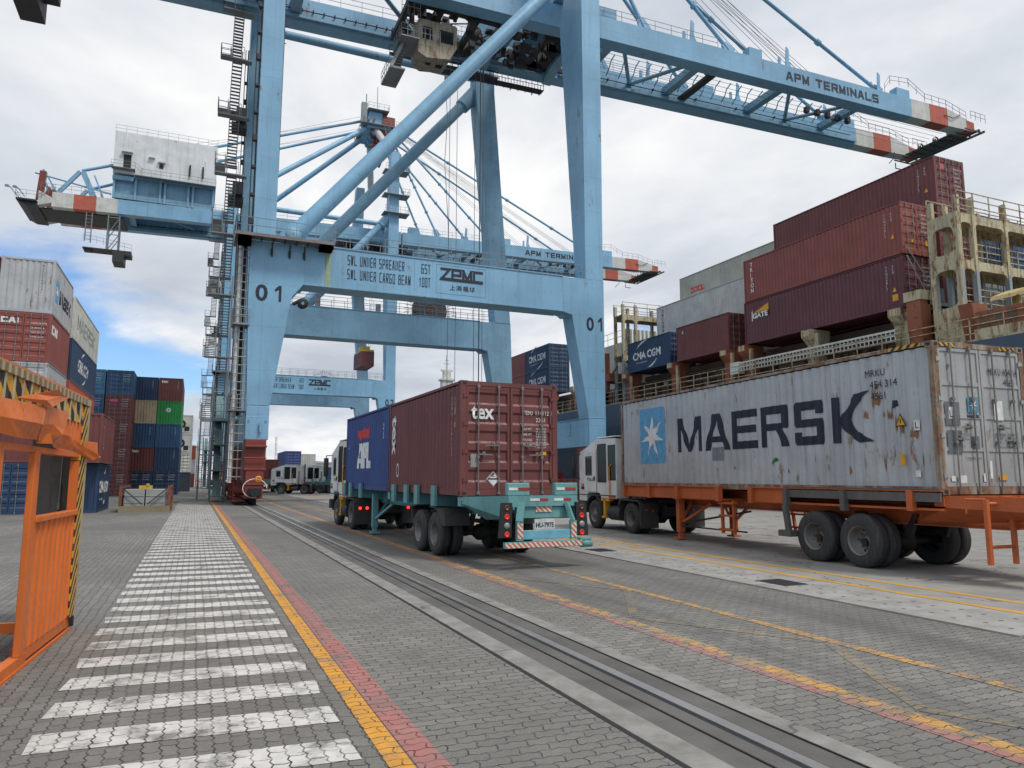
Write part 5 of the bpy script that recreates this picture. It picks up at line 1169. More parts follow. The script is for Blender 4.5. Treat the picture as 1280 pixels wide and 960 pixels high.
sky_l = flat('emblem_sky_blue', (.11, .33, .53), .5)
side_text(c3, poly_mesh([[(u + .78, v + .88) for u, v in rrx]]), sky_l, 'L', 10.98, .76, name='emblem')
def star(n, r1, r2, cx, cy, rot=0, flatten=1): return [(cx + (r1 if i % 2 == 0 else r2) * math.sin(math.pi * i / n + rot), cy + (r1 if i % 2 == 0 else r2) * math.cos(math.pi * i / n + rot) * flatten) for i in range(2 * n)]
side_text(c3, poly_mesh([star(7, .70, .22, .78, .86)]), white_l, 'L', 10.98, .76, name='emblem', lift=.008)
rr = random.Random(5); scab = paint('rust_scab', (.24, .125, .065), .8, 0, .7, .6, .6)
def jag(w, h):
    n = 9; up = [(w * i / n, h * (.45 + rr.uniform(.05, .55)) if i % 2 else h * rr.uniform(.3, .5)) for i in range(n + 1)]
    dn = [(w * i / n, h * rr.uniform(-.05, .28) if i % 2 else h * rr.uniform(.1, .3)) for i in range(n, -1, -1)]
    return up + dn
for a_, z_, w_, h_ in ((1.52, 1.72, .22, .50), (1.40, 2.05, .07, .34), (1.12, 1.42, .10, .42), (1.26, 1.52, .08, .16), (.98, 1.20, .09, .40), (.84, 1.10, .07, .46), (1.72, 1.50, .10, .26), (.62, 1.02, .16, .36), (2.45, 1.28, .08, .3), (2.2, .35, .05, .3), (4.1, .4, .05, .22), (6.1, .5, .04, .2), (1.3, .40, .05, .5), (.4, .5, .05, .4), (3.2, .62, .04, .3)):
    side_text(c3, poly_mesh([jag(w_, h_)]), scab, 'L', a_, z_, name='rust_scab', lift=.005)
side_text(c3, font_text('MRKU', .15), navy, 'L', 1.62, 2.38, conf=False, width=.50); side_text(c3, font_text('454 314', .15), navy, 'L', 1.52, 2.14, conf=False, width=.68); side_text(c3, font_text('4561', .15), navy, 'L', 1.50, 1.90, conf=False, width=.36)
side_text(c3, poly_mesh([[(0, 0), (.26, 0), (.13, .26)]]), blk, 'L', .95, 1.32, conf=False, name='sticker'); side_text(c3, poly_mesh([[(.03, .02), (.23, .02), (.13, .22)]]), yellow, 'L', .95, 1.32, conf=False, name='sticker', lift=.01)
side_text(c3, poly_mesh([[(.12, .06), (.14, .06), (.14, .15), (.12, .15)]]), blk, 'L', .95, 1.32, conf=False, name='sticker', lift=.014)
side_text(c3, poly_mesh([[(0, 0), (.11, 0), (.11, .22), (0, .22)]]), yellow, 'L', .88, .56, conf=False, name='sticker'); side_text(c3, poly_mesh([[(0, 0), (.11, 0), (.11, .13), (0, .13)]]), white_l, 'L', .55, .33, conf=False, name='sticker')
side_text(c3, font_text('?', .0001) if False else poly_mesh([[(0, 0), (.16, .05), (.14, .16), (.02, .17)]]), navy, 'L', 1.0, 1.68, conf=False, name='emblem')
side_text(c3, poly_mesh([[(0, 0), (.13, 0), (.13, .20), (0, .20)]]), white_l, 'L', .52, 1.22, conf=False, name='sticker'); side_text(c3, font_text('L', .13), blk, 'L', .49, 1.26, conf=False, lift=.012)
side_text(c3, poly_mesh([[(0, 0), (.5, 0), (.5, .36), (0, .36)]]), flat('patch_grey', (.19, .21, .23), .5), 'L', 7.05, .78, name='patch')
side_text(c3, poly_mesh([[(.12 * math.cos(a * .7) + .1, .09 * math.sin(a * .9) + .1) for a in range(9)]]), green_c, 'L', 4.6, .62, conf=False, name='paint_splash')
hz = stripes('hazard_yellow_black', (.62, .32, .03), (.02, .02, .02), .09, (0, 1, 1))
place_text(poly_mesh([[(0, 0), (.75, 0), (.75, .07), (0, .07)]]), c3, hz, (-HW - .001, 1.0, 2.825), (0, -1, 0), (0, 0, 1), (-1, 0, 0), name='hazard_strip')
hx = stripes('hazard_yellow_black_end', (.62, .32, .03), (.02, .02, .02), .07, (1, 0, 1))
for x in (-1.05, .55): place_text(poly_mesh([[(0, 0), (.42, 0), (.42, .07), (0, .07)]]), c3, hx, (x, -.001, 2.80), (1, 0, 0), (0, 0, 1), (0, -1, 0), name='hazard_strip')
pg = flat('panel_grey', (.14, .155, .165), .5)
for a, b, w, h in ((-1.0, 1.30, .38, .44), (-.98, .78, .38, .42)): side_text(c3, poly_mesh([[(0, 0), (w, 0), (w, h), (0, h)]]), pg, 'N', a, b, name='panel')
side_text(c3, poly_mesh([[(0, 0), (.10, 0), (.12, .22), (.02, .22)]]), white_l, 'N', -.92, 1.42, name='sticker', lift=.01); side_text(c3, font_text('L', .14), blk, 'N', -.89, 1.45, lift=.014)
side_text(c3, poly_mesh([[(0, 0), (.28, 0), (.28, .30), (0, .30)]]), flat('emblem_teal_blue', (.10, .26, .36), .5), 'N', -.40, 1.55, name='emblem'); side_text(c3, poly_mesh([star(7, .12, .04, .14, .15)]), white_l, 'N', -.40, 1.55, name='emblem', lift=.009)
side_text(c3, font_text('MAERSK', .06, .003), navy, 'N', -.43, 1.45, width=.34); side_text(c3, font_text('P', .10), navy, 'N', -.85, 2.36)
side_text(c3, poly_mesh([[(0, 0), (.20, 0), (.20, .24), (0, .24)]]), pg, 'N', -.36, .86, name='panel'); side_text(c3, poly_mesh([[(0, 0), (.24, 0), (.24, .38), (0, .38)]]), white_l, 'N', .30, 1.42, name='sticker')
side_text(c3, font_text('maersk.com', .06), navy, 'N', -.5, .66, width=.36)
side_text(c3, font_text('MRKU', .14), navy, 'N', .22, 2.30, width=.34); side_text(c3, font_text('454314 4', .14), navy, 'N', .62, 2.30, width=.5); side_text(c3, font_text('4561', .14), navy, 'N', .62, 2.10, width=.28)
for i in range(4): side_text(c3, font_text(('MAX.W.', 'TARE', 'NET', 'CU.')[i], .055), navy, 'N', .30, 1.12 - i * .08); side_text(c3, font_text(('32.500 KG', '3.830 KG', '28.670 KG', '76.4 CU.M')[i], .055), navy, 'N', .62, 1.12 - i * .08, width=.3)
for a, b, w, h, mm in ((-.95, .25, .10, .10, white_l), (-.78, .22, .22, .14, white_l), (.03, .3, .1, .34, white_l), (.30, .27, .22, .1, yellow), (-.12, .24, .08, .16, white_l)): side_text(c3, poly_mesh([[(0, 0), (w, 0), (w, h), (0, h)]]), mm, 'N', a, b, name='sticker')

# ------------------------------------------------------------------ yard stacks on the left (each box a thing)
F20, F40 = 6.058, 12.192
def stack(xr, y, tiers, Lc=F20, z0=0, group='containers stacked in the yard'):
    z = z0; out = []
    for lab, mat, doors, H in tiers:
        c = container(lab, (xr - HW, y, z), Lc, H, mat, doors, 0, 1, group=group); z += H + .006; out.append(c)
    return out
def corner_marks(c, face='N', x=.30, z=2.0, n=4):
    for i in range(n): side_text(c, font_text(('CAXU 482716', '22G1', 'MAX 30480', 'TARE 2200', 'NET 28280')[i], .09), white_l, face, x, z - i * .24, conf=False, width=.6 if i else .72)
h5 = 2.6
s1 = stack(-7.3, 44.1, [
    ('blue container at the bottom of the nearest yard stack, seen through the shelter doorway', navy_c, True, h5), ('maroon container second from the ground in the nearest yard stack', maroon, False, h5),
    ('light grey container below the red one in the nearest yard stack', grey_c, True, h5), ('red container with CAI lettering below the top grey box of the nearest yard stack', red_c, True, h5),
    ('weathered grey container on top of the nearest yard stack, MAERSK on its side', grey_c, False, 2.896)])
stack(-9.85, 44.1, [
    ('navy container at ground level at the left edge behind the shelter', navy_c, True, h5), ('brick red container second up at the left edge behind the shelter', red_c, True, h5),
    ('pale grey container third up at the left edge of the yard', grey_c, True, h5), ('maroon container fourth up at the left edge of the yard', maroon, True, h5), ('dark red container topmost at the left edge of the yard', red_c, False, 2.896)])
side_text(s1[4], stroke_text('MAERSK', .8, .62, .2, .08), navy, 'R', 1.9, .9, width=3.7); side_text(s1[4], poly_mesh([[(0, 0), (.9, 0), (.9, 1.2), (0, 1.2)]]), sky_l, 'R', .6, .8, name='emblem'); side_text(s1[4], poly_mesh([star(7, .4, .14, .45, .6)]), white_l, 'R', .6, .8, name='emblem', lift=.009)
for i in range(10): side_text(s1[4], font_text('MSKU708241'[i], .11), navy, 'N', .62, 2.5 - i * .16, conf=False)
side_text(s1[3], stroke_text('CAI', .3, .3, .09, .04), white_l, 'N', -1.02, 2.0); corner_marks(s1[3]); side_text(s1[3], stroke_text('CAI', .5, .5, .14, .08), white_l, 'R', .5, 1.6, width=1.6)
side_text(s1[2], font_text('MRKU 78612', .16), navy, 'N', .25, 1.75, width=.8); side_text(s1[2], stroke_text('MAERSK', .8, .62, .2, .08), navy, 'R', 1.7, .7, width=3.6); side_text(s1[2], poly_mesh([[(0, 0), (.9, 0), (.9, 1.2), (0, 1.2)]]), sky_l, 'R', .5, .6, name='emblem')
s2 = stack(-7.3, 51.3, [
    ('maroon forty foot container at the bottom behind the nearest yard stack', maroon, False, h5), ('grey forty foot container second up behind the nearest yard stack', grey_c, False, h5),
    ('orange-red container under the CMA CGM box behind the nearest yard stack', orange_c, False, h5), ('slate blue CMA CGM container under the white one in the second yard stack', navy_c, False, h5),
    ('dull white container with MAERSK lettering topmost behind the nearest yard stack', white_c, False, h5)], F40)
side_text(s2[4], stroke_text('MAERSK', 1.0, .8, .16, .12), flat('faded_lettering', (.25, .26, .26), .6), 'R', 1.6, .8, width=8.6)
side_text(s2[3], font_text('CMA CGM', .8, .03), white_l, 'R', 3.0, .95, width=5.0)
def arc(r, a0, a1, w, cx, cy, n=14):
    o = [(cx + r * math.cos(R(a0 + (a1 - a0) * i / n)), cy + r * math.sin(R(a0 + (a1 - a0) * i / n))) for i in range(n + 1)]
    q = [(cx + (r - w * math.sin(math.pi * i / n)) * math.cos(R(a0 + (a1 - a0) * i / n)), cy + (r - w * math.sin(math.pi * i / n)) * math.sin(R(a0 + (a1 - a0) * i / n))) for i in range(n + 1)]
    return [[o[i], o[i + 1], q[i + 1], q[i]] for i in range(n)]
def cma(c, face, a, z, w, h):
    s = 1 if face == 'R' else 1
    side_text(c, font_text('CMA CGM', h, h * .04), white_l, face, a, z, width=w)
    for a0, a1 in ((80, 150), (-95, -25)):
        ps = [p for p in arc(w * .42, a0, a1, w * .045, 0, 0)]
        side_text(c, poly_mesh([[(u + w * .5, v * .72 + h * .5) for u, v in p] for p in ps]), white_l, face, a, z, name='emblem')
    side_text(c, font_text('www.cma-cgm.com', h * .22), white_l, face, a + (w * .1 if face == 'R' else -w * .1), z - h * .55, width=w * .42)
for a0, a1 in ((80, 150), (-100, -30)): side_text(s2[3], poly_mesh([[(u + 2.5, v * .7 + .4) for u, v in p] for p in arc(1.5, a0, a1, .2, 0, 0)]), white_l, 'R', 3.0, .95, name='emblem')
n1_ = container('navy blue container with tall CMA lettering on the ground beside the flat rack', (-4.66 - HW, 44.5, 0), F20, 2.591, navy_c, False, 0, 1, group='containers stacked in the yard')
side_text(n1_, font_text('CMA CGM', .62, .03), white_l, 'R', .9, 1.05, width=4.3)
side_text(n1_, poly_mesh([[(0, 0), (.5, .1), (.9, .5), (.3, .2)]]), white_l, 'R', 2.8, 2.0, name='emblem'); side_text(n1_, poly_mesh([[(0, .3), (.4, .25), (.9, .5), (.5, 0)]]), white_l, 'R', 3.0, .25, name='emblem'); side_text(n1_, font_text('www.cma-cgm.com', .16), white_l, 'R', 1.2, .62, width=1.6)
n2_ = container('maroon container standing on the navy one beside the flat rack', (-4.5 - HW, 43.3, 2.60), F20, 2.591, maroon, False, 0, 1, group='containers stacked in the yard')
for i in range(6): side_text(n2_, font_text('TRITON'[i], .2), white_l, 'R', .9, 2.1 - i * .28, conf=False); side_text(n2_, font_text('TEMU82'[i], .12), white_l, 'R', 5.2, 2.2 - i * .17, conf=False)
A = stack(-6.2, 83.5, [('maroon container at the foot of the tall doors-facing stack', maroon, True, 2.55), ('maroon container second from the ground in the doors-facing stack', maroon, True, 2.55),
    ('maroon container in the middle of the doors-facing stack', maroon, True, 2.55), ('maroon container with pink sticker just under the blue top of the doors-facing stack', maroon, True, 2.55), ('dark blue container topping the doors-facing maroon stack', blue_c, True, 2.55)], F40)
for i, c in enumerate(A): corner_marks(c, 'N', .25, 2.1, 4)
side_text(A[3], poly_mesh([[(0, 0), (.7, 0), (.7, .25), (0, .25)]]), flat('pink_sticker', (.6, .10, .22), .5), 'N', -.8, 1.85, name='sticker')
A2 = stack(-8.75, 83.5, [('dark blue container low on the far left of the doors-facing stack', navy_c, True, 2.55), ('blue container second up on the far left of the doors-facing stack', blue_c, True, 2.55), ('maroon container third up left of the doors-facing stack', maroon, True, 2.55), ('mid blue container under the bright one left of the doors-facing stack', blue_c, True, 2.55), ('brighter blue container topmost left of the doors-facing stack', sky_c, True, 2.55)], F40)
for c in A2[3:]: corner_marks(c, 'N', .25, 2.1, 4)
BL = stack(-4.12, 88, [('navy container with doors at the foot of the block left of its twin', navy_c, True, 2.55), ('dark maroon container with tex lettering second up in the block', maroon, False, 2.55), ('plain blue container third up, left of its blue neighbour', blue_c, False, 2.55),
    ('cream container beside the green one in the block', cream_c, False, 2.55), ('navy container topmost beside the maroon tex box', navy_c, False, 2.55)], F40)
BR = stack(-1.62, 88, [('navy container with doors at the foot of the block nearest the crosswalk', navy_c, True, 2.55), ('dark blue container second up nearest the crosswalk', navy_c, False, 2.55), ('mid blue container third up under the green one', blue_c, False, 2.55),
    ('bright green container with white round emblem in the block', green_c, False, 2.55), ('maroon container with tex lettering topmost over the green one', maroon, False, 2.55)], F40)
side_text(BR[4], font_text('tex', .34, .02), white_l, 'N', -.95, 2.0, width=.7); side_text(BL[1], font_text('tex', .34, .02), white_l, 'N', -.95, 2.0, width=.7)
side_text(BR[3], poly_mesh([[(.24 * math.cos(a * .4), .24 * math.sin(a * .4)) for a in range(16)]]), white_l, 'N', -.1, 1.55, name='emblem'); side_text(BR[3], poly_mesh([star(5, .15, .07, 0, 0)]), green_c, 'N', -.1, 1.55, name='emblem', lift=.02)
for c in BL + BR:
    side_text(c, poly_mesh([[(0, 0), (.05, 0), (.05, .9), (0, .9)]]) if False else font_text('I', .01), white_l, 'N', .7, 1.2) if False else None
for c in (BL[0], BR[0]): corner_marks(c, 'N', -.9, 2.1, 3); corner_marks(c, 'N', .25, 2.1, 3)
for c in (BL[4], BR[4], BL[2], BR[2], BR[1]): 
    for i in range(6): side_text(c, font_text('TCLU55'[i], .11), white_l, 'N', .68, 2.1 - i * .15, conf=False)
C_ = stack(-.48, 107, [('dark slate container on the ground under the far white stack', dark_c, False, 2.55), ('dull white container with doors under the two reefers', white_c, True, 2.55),
    ('pale reefer container with round black fan, lower of the two', pale_c, False, 2.55), ('pale reefer container with round black fan, topmost of the far stack', pale_c, False, 2.55)], F40)
for c in C_[2:]:
    m = M(); m.box(-.95, .95, -.03, -.01, .2, 2.3, 1); m.lathe((-.2, -.04, 1.35), (0, -1, 0), [(0, .55), (.05, .55), (.06, .3), (.02, .3)], 20, 0); m.box(.2, .8, -.05, -.03, .4, 1.0, 0); m.build('cooling_unit', [blk, pale_c], c)
stack(.1, 150, [('dull red container low in the hazy distance beside the walkway', red_c, False, 2.6), ('pale container second up in the distance beside the walkway', white_c, False, 2.6), ('pinkish red container topmost in the distance beside the walkway', orange_c, False, 2.6)], F40)
stack(-2.4, 190, [('grey container low behind the distant red stack', pale_c, False, 2.6), ('white container halfway up behind the distant red stack', white_c, False, 2.6), ('red container near the top behind the distant red stack', red_c, False, 2.6)], F40)
# flat-rack bin with grey gear boxes
rust = paint('rusty_steel', (.16, .055, .035), .7, 0, .5, .8, .5); tan = paint('muddy_tan_beam', (.24, .19, .12), .7, 0, .6, .5)
t = thing('flat_rack', 'rusty open flat rack with crossed braces holding grey boxes by the crosswalk', 'rack', (-2.36, 44, 0))
m = M(); m.box(-1.24, 1.24, 0, .14, .0, .34); m.box(-1.24, 1.24, 5.8, 5.94, 0, .34); m.box(-1.2, 1.2, .14, 5.8, .12, .22); m.build('base', tan, t)
for x in (-1.24, 1.10):
    m = M(); m.box(x, x + .14, 0, .14, .34, 1.42); m.box(x, x + .14, 5.8, 5.94, .34, 1.42); m.box(x, x + .14, .14, 5.8, 0, .3); m.box(x + .02, x + .12, .14, 5.8, .75, .9); m.box(x + .02, x + .12, .14, 5.8, 1.28, 1.4)
    for y in (1.5, 3, 4.5): m.box(x + .03, x + .11, y, y + .1, .3, 1.3)
    m.build('side_frame', rust, t)
for s in (-1, 1):
    m = M(); m.beam((s * 1.1, .03, 1.3), (s * .12, .03, .42), .05, .06); m.build('brace', darksteel, t)
for k, (lab, x0, x1) in enumerate((('grey box in the flat rack, on the left and nearer', -1.0, -.03), ('grey box in the flat rack, on the right and nearer', .03, 1.0))):
    o = M(); o.box(x0, x1, .2, 1.6, .225, 1.22); o.box(x0 + .02, x1 - .02, .17, .2, .5, .53); o.box(x0 + .02, x1 - .02, .17, .2, .85, .88); g_ = o.build('gear_box', grey_c if False else paint('gear_grey', (.30, .31, .30), .6, 0, .5, .1), None, bevel=.02, loc=(-2.36, 44, 0)); tag(g_, lab, 'box', 'grey boxes in the flat rack')
    o = M(); o.box(x0, x1, 1.9, 3.6, .225, 1.2); g_ = o.build('gear_box', MATS['gear_grey'], None, bevel=.02, loc=(-2.36, 44, 0)); tag(g_, lab.replace('nearer', 'farther back'), 'box', 'grey boxes in the flat rack')
o = M(); o.box(-.35, .3, .6, 1.2, 1.23, 1.42); o.box(.0, .14, .55, 1.25, 1.42, 1.52); g_ = o.build('yellow_fitting', yel_mach, None, loc=(-2.36, 44, 0)); tag(g_, 'small yellow lashing fitting lying on the grey boxes in the rack', 'fitting')

# ------------------------------------------------------------------ orange pedestrian shelter, its sheet metal torn
sh_or = paint('shelter_orange', (.66, .155, .022), .45, 0, .25, .06, .25); sh_dk = paint('shelter_inner_grey', (.17, .175, .165), .6, 0, .4)
hzb = stripes('shelter_hazard_band', (.62, .34, .03), (.025, .024, .022), .16, (0, .8, 1)); hzp = stripes('shelter_hazard_post', (.62, .34, .03), (.025, .024, .022), .085, (0, -1.2, 1))
sh_pink = sh_or
S0 = (-1.45, 11.15, 0)
t = thing('pedestrian_shelter', 'orange steel shelter with hazard stripes and a torn crumpled edge beside the crosswalk', 'shelter', (-1.28, 10.87, 0), -4.3)
def SM(): return M(S0)
X = -1.45
m = SM(); m.box(X - .10, X, 4.0, 9.05, .0, .13); m.box(X - .14, X - .02, 9.05, 10.9, .05, .17); m.box(X - .02, X + .01, 4.0, 10.9, 0, .03); m.box(X - 2.3, X - 2.2, 4, 10.9, 0, .14); m.box(X - 2.2, X - .10, 4, 7.2, .04, .10, 1); m.box(X - 2.2, X - .10, 7.2, 8.95, .04, .08, 1); m.build('base_frame', [sh_or, sh_dk], t)
m = SM(); m.box(X - .06, X + .02, 10.88, 10.96, .04, .16, 0); m.build('rubber_block', blk, t)
# ribbed lower panel
def ribbed(m, y0, y1, z0, z1, x, p=.21, d=.028):
    y = y0; vs = []; ys = []
    while y < y1 - .01:
        ys += [(y, 0), (min(y1, y + p * .42), 0), (min(y1, y + p * .5), -d), (min(y1, y + p * .92), -d)]; y += p
    ys.append((y1, 0))
    for yy, dd in ys: vs += [(x + dd, yy, z0), (x + dd, yy, z1)]
    m.add(vs, [(2 * i, 2 * i + 2, 2 * i + 3, 2 * i + 1) for i in range(len(ys) - 1)])
m = SM(); ribbed(m, 9.02, 10.74, .17, 1.40, X - .01); m.build('ribbed_panel', sh_or, t)
m = SM(); m.box(X - .08, X + .02, 8.98, 10.76, 1.40, 1.46); m.build('window_sill', sh_or, t, bevel=.008)
for y0, y1 in ((8.82, 9.0), (7.72, 7.86), (6.2, 6.4)):
    m = SM(); m.box(X - .06, X, y0, y1, .13, 2.12); m.build('post', sh_or, t, bevel=.008)
m = SM(); m.box(X - .08, X, 10.62, 10.74, 1.46, 2.05); m.build('post', sh_or, t)
m = SM(); m.box(X - .10, X + .005, 10.745, 10.99, .16, 2.74); m.box(X - .12, X + .01, 10.99, 11.08, .18, 2.77, 1); m.build('corner_post', [hzp, paint('cream_trim', (.42, .35, .22), .6, 0, .4, .3)], t)
m = SM(); m.box(X - .16, X - .01, 4, 10.74, 2.10, 2.16); ribbed(m, 9.6, 10.74, 2.16, 2.52, X - .01, .17, .03); m.build('header_panel', sh_or, t)
m = SM(); ribbed(m, 4.0, 10.74, 2.52, 2.76, X - .004, .26, .006); 
for k in range(26): y = 4.06 + k * .26; m.box(X - .004, X + .006, y, y + .03, 2.521, 2.759, 1)
m.build('hazard_band', [hzb, paint('cream_trim_fin', (.50, .43, .30), .6, 0, .4, .2)], t)
m = SM(); m.box(X - .1, X + .015, 4.0, 11.08, 2.76, 2.84); 
for k in range(40): m.box(X + .0152, X + .02, 4 + k * .173, 4.075 + k * .173, 2.762, 2.836, 1)
m.build('top_rail', [MATS['cream_trim'], flat('trim_stripe_brown', (.22, .17, .09), .6)], t)  # brown stripes spaced along the cream rail
for y in (4.0, 7.4, 10.86): m = SM(); m.box(X - 2.3, X - 2.22, y, y + .08, .141, 2.844); m.build('post', sh_or, t)
for y in (4.0, 10.86): m = SM(); m.box(X - 2.2, X - .12, y, y + .08, .0, .12); m.build('cross_rail', sh_or, t)
m = SM(); m.box(X - 2.3, X - .01, 4, 11.0, 2.845, 2.87); m.build('roof', sh_or, t)
m = SM(); m.box(X - .32, X - .12, 10.86, 10.898, 1.86, 2.1); m.box(X - .30, X - .22, 10.85, 10.898, 1.35, 1.78); m.box(X - .19, X - .13, 10.85, 10.898, 1.35, 1.78); m.build('end_panel_door', flat('panel_mid_grey', (.15, .15, .14), .6), t)
m = SM(); m.tube((X - .21, 10.82, 1.5), (X - .20, 10.82, 2.35), .011, 8); m.tube((X - .21, 10.82, 1.46), (X - .21, 10.82, 1.54), .022, 8); m.build('latch_bar', steel, t)
m = SM(); m.box(X - .56, X - .1, 10.9, 10.93, .14, 2.6); m.build('end_panel', sh_dk, t)
def flap(rows, name='torn_sheet', sub=3):
    """bent sheet: rows of points, made thick"""
    m = SM(); h = len(rows); w = len(rows[0]); vs = [p for r_ in rows for p in r_]
    m.add(vs, [(i * w + j, i * w + j + 1, (i + 1) * w + j + 1, (i + 1) * w + j) for i in range(h - 1) for j in range(w - 1)])
    o = m.build(name, sh_pink, t); md = o.modifiers.new('thick', 'SOLIDIFY'); md.thickness = .006; return o
X1 = X + .03
# folded hood left of the break, peeled tongue above it, rolled sheet to the right, end tab
flap([[(X + .05, 6.0, 2.50), (X + .06, 7.41, 2.51), (X + .06, 7.66, 2.52), (X + .14, 8.47, 2.53)], [(X + .05, 6.0, 2.35), (X + .08, 7.39, 2.35), (X + .10, 7.56, 2.35), (X + .16, 8.28, 2.35)], [(X + .04, 6.0, 2.22), (X + .05, 7.53, 2.22), (X + .08, 7.89, 2.20), (X + .08, 8.49, 2.21)]])
flap([[(X + .06, 7.83, 2.55), (X + .12, 8.18, 2.62), (X + .16, 8.80, 2.74)], [(X + .12, 8.2, 2.54), (X + .17, 8.36, 2.58), (X + .12, 9.14, 2.70)], [(X + .18, 8.53, 2.53), (X + .14, 8.9, 2.60), (X + .08, 9.69, 2.75)]])
flap([[(X + .14, 8.47, 2.53), (X + .10, 9.0, 2.56), (X + .06, 9.73, 2.56)], [(X + .14, 8.36, 2.35), (X + .10, 8.93, 2.39), (X + .10, 9.35, 2.36)], [(X + .08, 8.51, 2.22), (X + .07, 8.87, 2.27), (X + .12, 9.25, 2.30)], [(X + .04, 8.71, 2.19), (X + .05, 9.1, 2.20), (X + .06, 9.46, 2.21)]])
flap([[(X + .12, 9.25, 2.31), (X + .10, 9.65, 2.31), (X + .10, 9.85, 2.28), (X + .17, 10.1, 2.20), (X + .28, 10.36, 2.12)], [(X + .06, 9.1, 2.22), (X + .06, 9.55, 2.22), (X + .10, 9.9, 2.20), (X + .14, 10.08, 2.16), (X + .26, 10.38, 2.08)], [(X + .03, 9.3, 2.17), (X + .04, 9.6, 2.17), (X + .06, 9.95, 2.16), (X + .10, 10.1, 2.13), (X + .22, 10.30, 2.06)]])
flap([[(X + .04, 8.55, 2.27), (X + .10, 8.86, 2.30)], [(X + .05, 8.6, 2.18), (X + .11, 8.9, 2.19)]])
flap([[(X + .0, 10.74, 2.31), (X + .04, 11.5, 2.32)], [(X + .0, 10.76, 2.17), (X + .05, 11.5, 2.17)], [(X + .05, 10.7, 2.13), (X + .10, 11.45, 2.12)]])

# ------------------------------------------------------------------ container ship
hull_m = paint('hull_slate_blue', (.055, .085, .125), .5, 0, .3, .10, .35); ship_cream = paint('rust_stained_cream', (.50, .44, .28), .6, 0, .4, .85, .5); ship_rust = paint('red_lead_rust', (.29, .085, .04), .65, 0, .5, .8, .5)
ship_dark = paint('deck_rusty_brown', (.13, .085, .06), .75, 0, .6, .6, .5); ship_grey = paint('ship_primer_grey', (.28, .32, .33), .6, 0, .5, .4, .5); ship_white = paint('ship_white', (.58, .57, .52), .5, 0, .4, .25, .5)  # ship_dark: dark rusty brown of the coaming, deck house bands and bulwark letters
P0 = (33.4, 40, 0)
ship = thing('container_ship', 'rust-streaked container ship moored along the quay with a slate blue hull', 'ship', P0)
def PM(): return M(P0)
m = PM(); m.prism([(33.6, -2.2), (33.3, 2), (33.3, 8.2), (62, 8.2), (62, -2.2)], 'y', -60, 150); m.build('hull', hull_m, ship)
m = PM(); m.box(33.32, 33.5, -20, 90, 8.2, 8.3)
m.railing([(33.45, -5, 8.2), (33.45, 90, 8.2)], step=1.6, h=1.15, r=.03, rails=(.35, .7, 1.0)); m.build('deck_rail', ship_cream, ship)
m = PM(); m.box(36.2, 36.5, -5, 110, 8.2, 10.2); m.box(36.0, 60, 25, 38.6, 10.2, 10.6); m.box(36.0, 60, 39.6, 53.4, 10.2, 10.6); m.box(36.0, 60, 62, 110, 10.2, 10.6)
for k in range(60): y = 25 + k * 1.1; m.box(36.05, 36.2, y, y + .12, 8.2, 10.1)
rr = random.Random(12)
for k in range(60): y = rr.uniform(24, 66); s = rr.uniform(.2, .9); m.box(35.7 - rr.uniform(0, .4), 36.2, y, y + s, 8.2 + rr.uniform(0, .9), 9.3 + rr.uniform(0, .8))
m.path([(35.2, 24, 9.9), (35.2, 66, 9.9)], .06, 5); m.path([(34.9, 24, 9.2), (34.9, 66, 9.2)], .09, 5); m.build('hatch_coaming', ship_dark, ship)
for y, mt in ((26.2, ship_cream), (32.3, ship_cream), (38.0, ship_grey), (39.9, ship_rust), (46.2, ship_rust), (52.8, ship_rust), (62.5, ship_cream), (68.6, ship_rust), (74.5, ship_cream), (80.4, ship_rust)):
    m = PM(); m.prism([(33.7, 10.76), (35.3, 10.76), (35.3, 10.3), (34.95, 9.7), (34.95, 8.2), (34.15, 8.2), (34.15, 9.9), (33.7, 10.35)], 'y', y, y + .75); m.box(33.66, 33.72, y + .1, y + .65, 10.36, 10.72, 1)
    m.prism([(34.95, 9.4), (35.9, 8.2), (34.95, 8.2)], 'y', y + .3, y + .4, 1); m.box(34.0, 34.15, y - .25, y, 8.2, 10.5, 1); m.build('container_pedestal', [mt if mt is not ship_grey else ship_rust, ship_cream], ship)
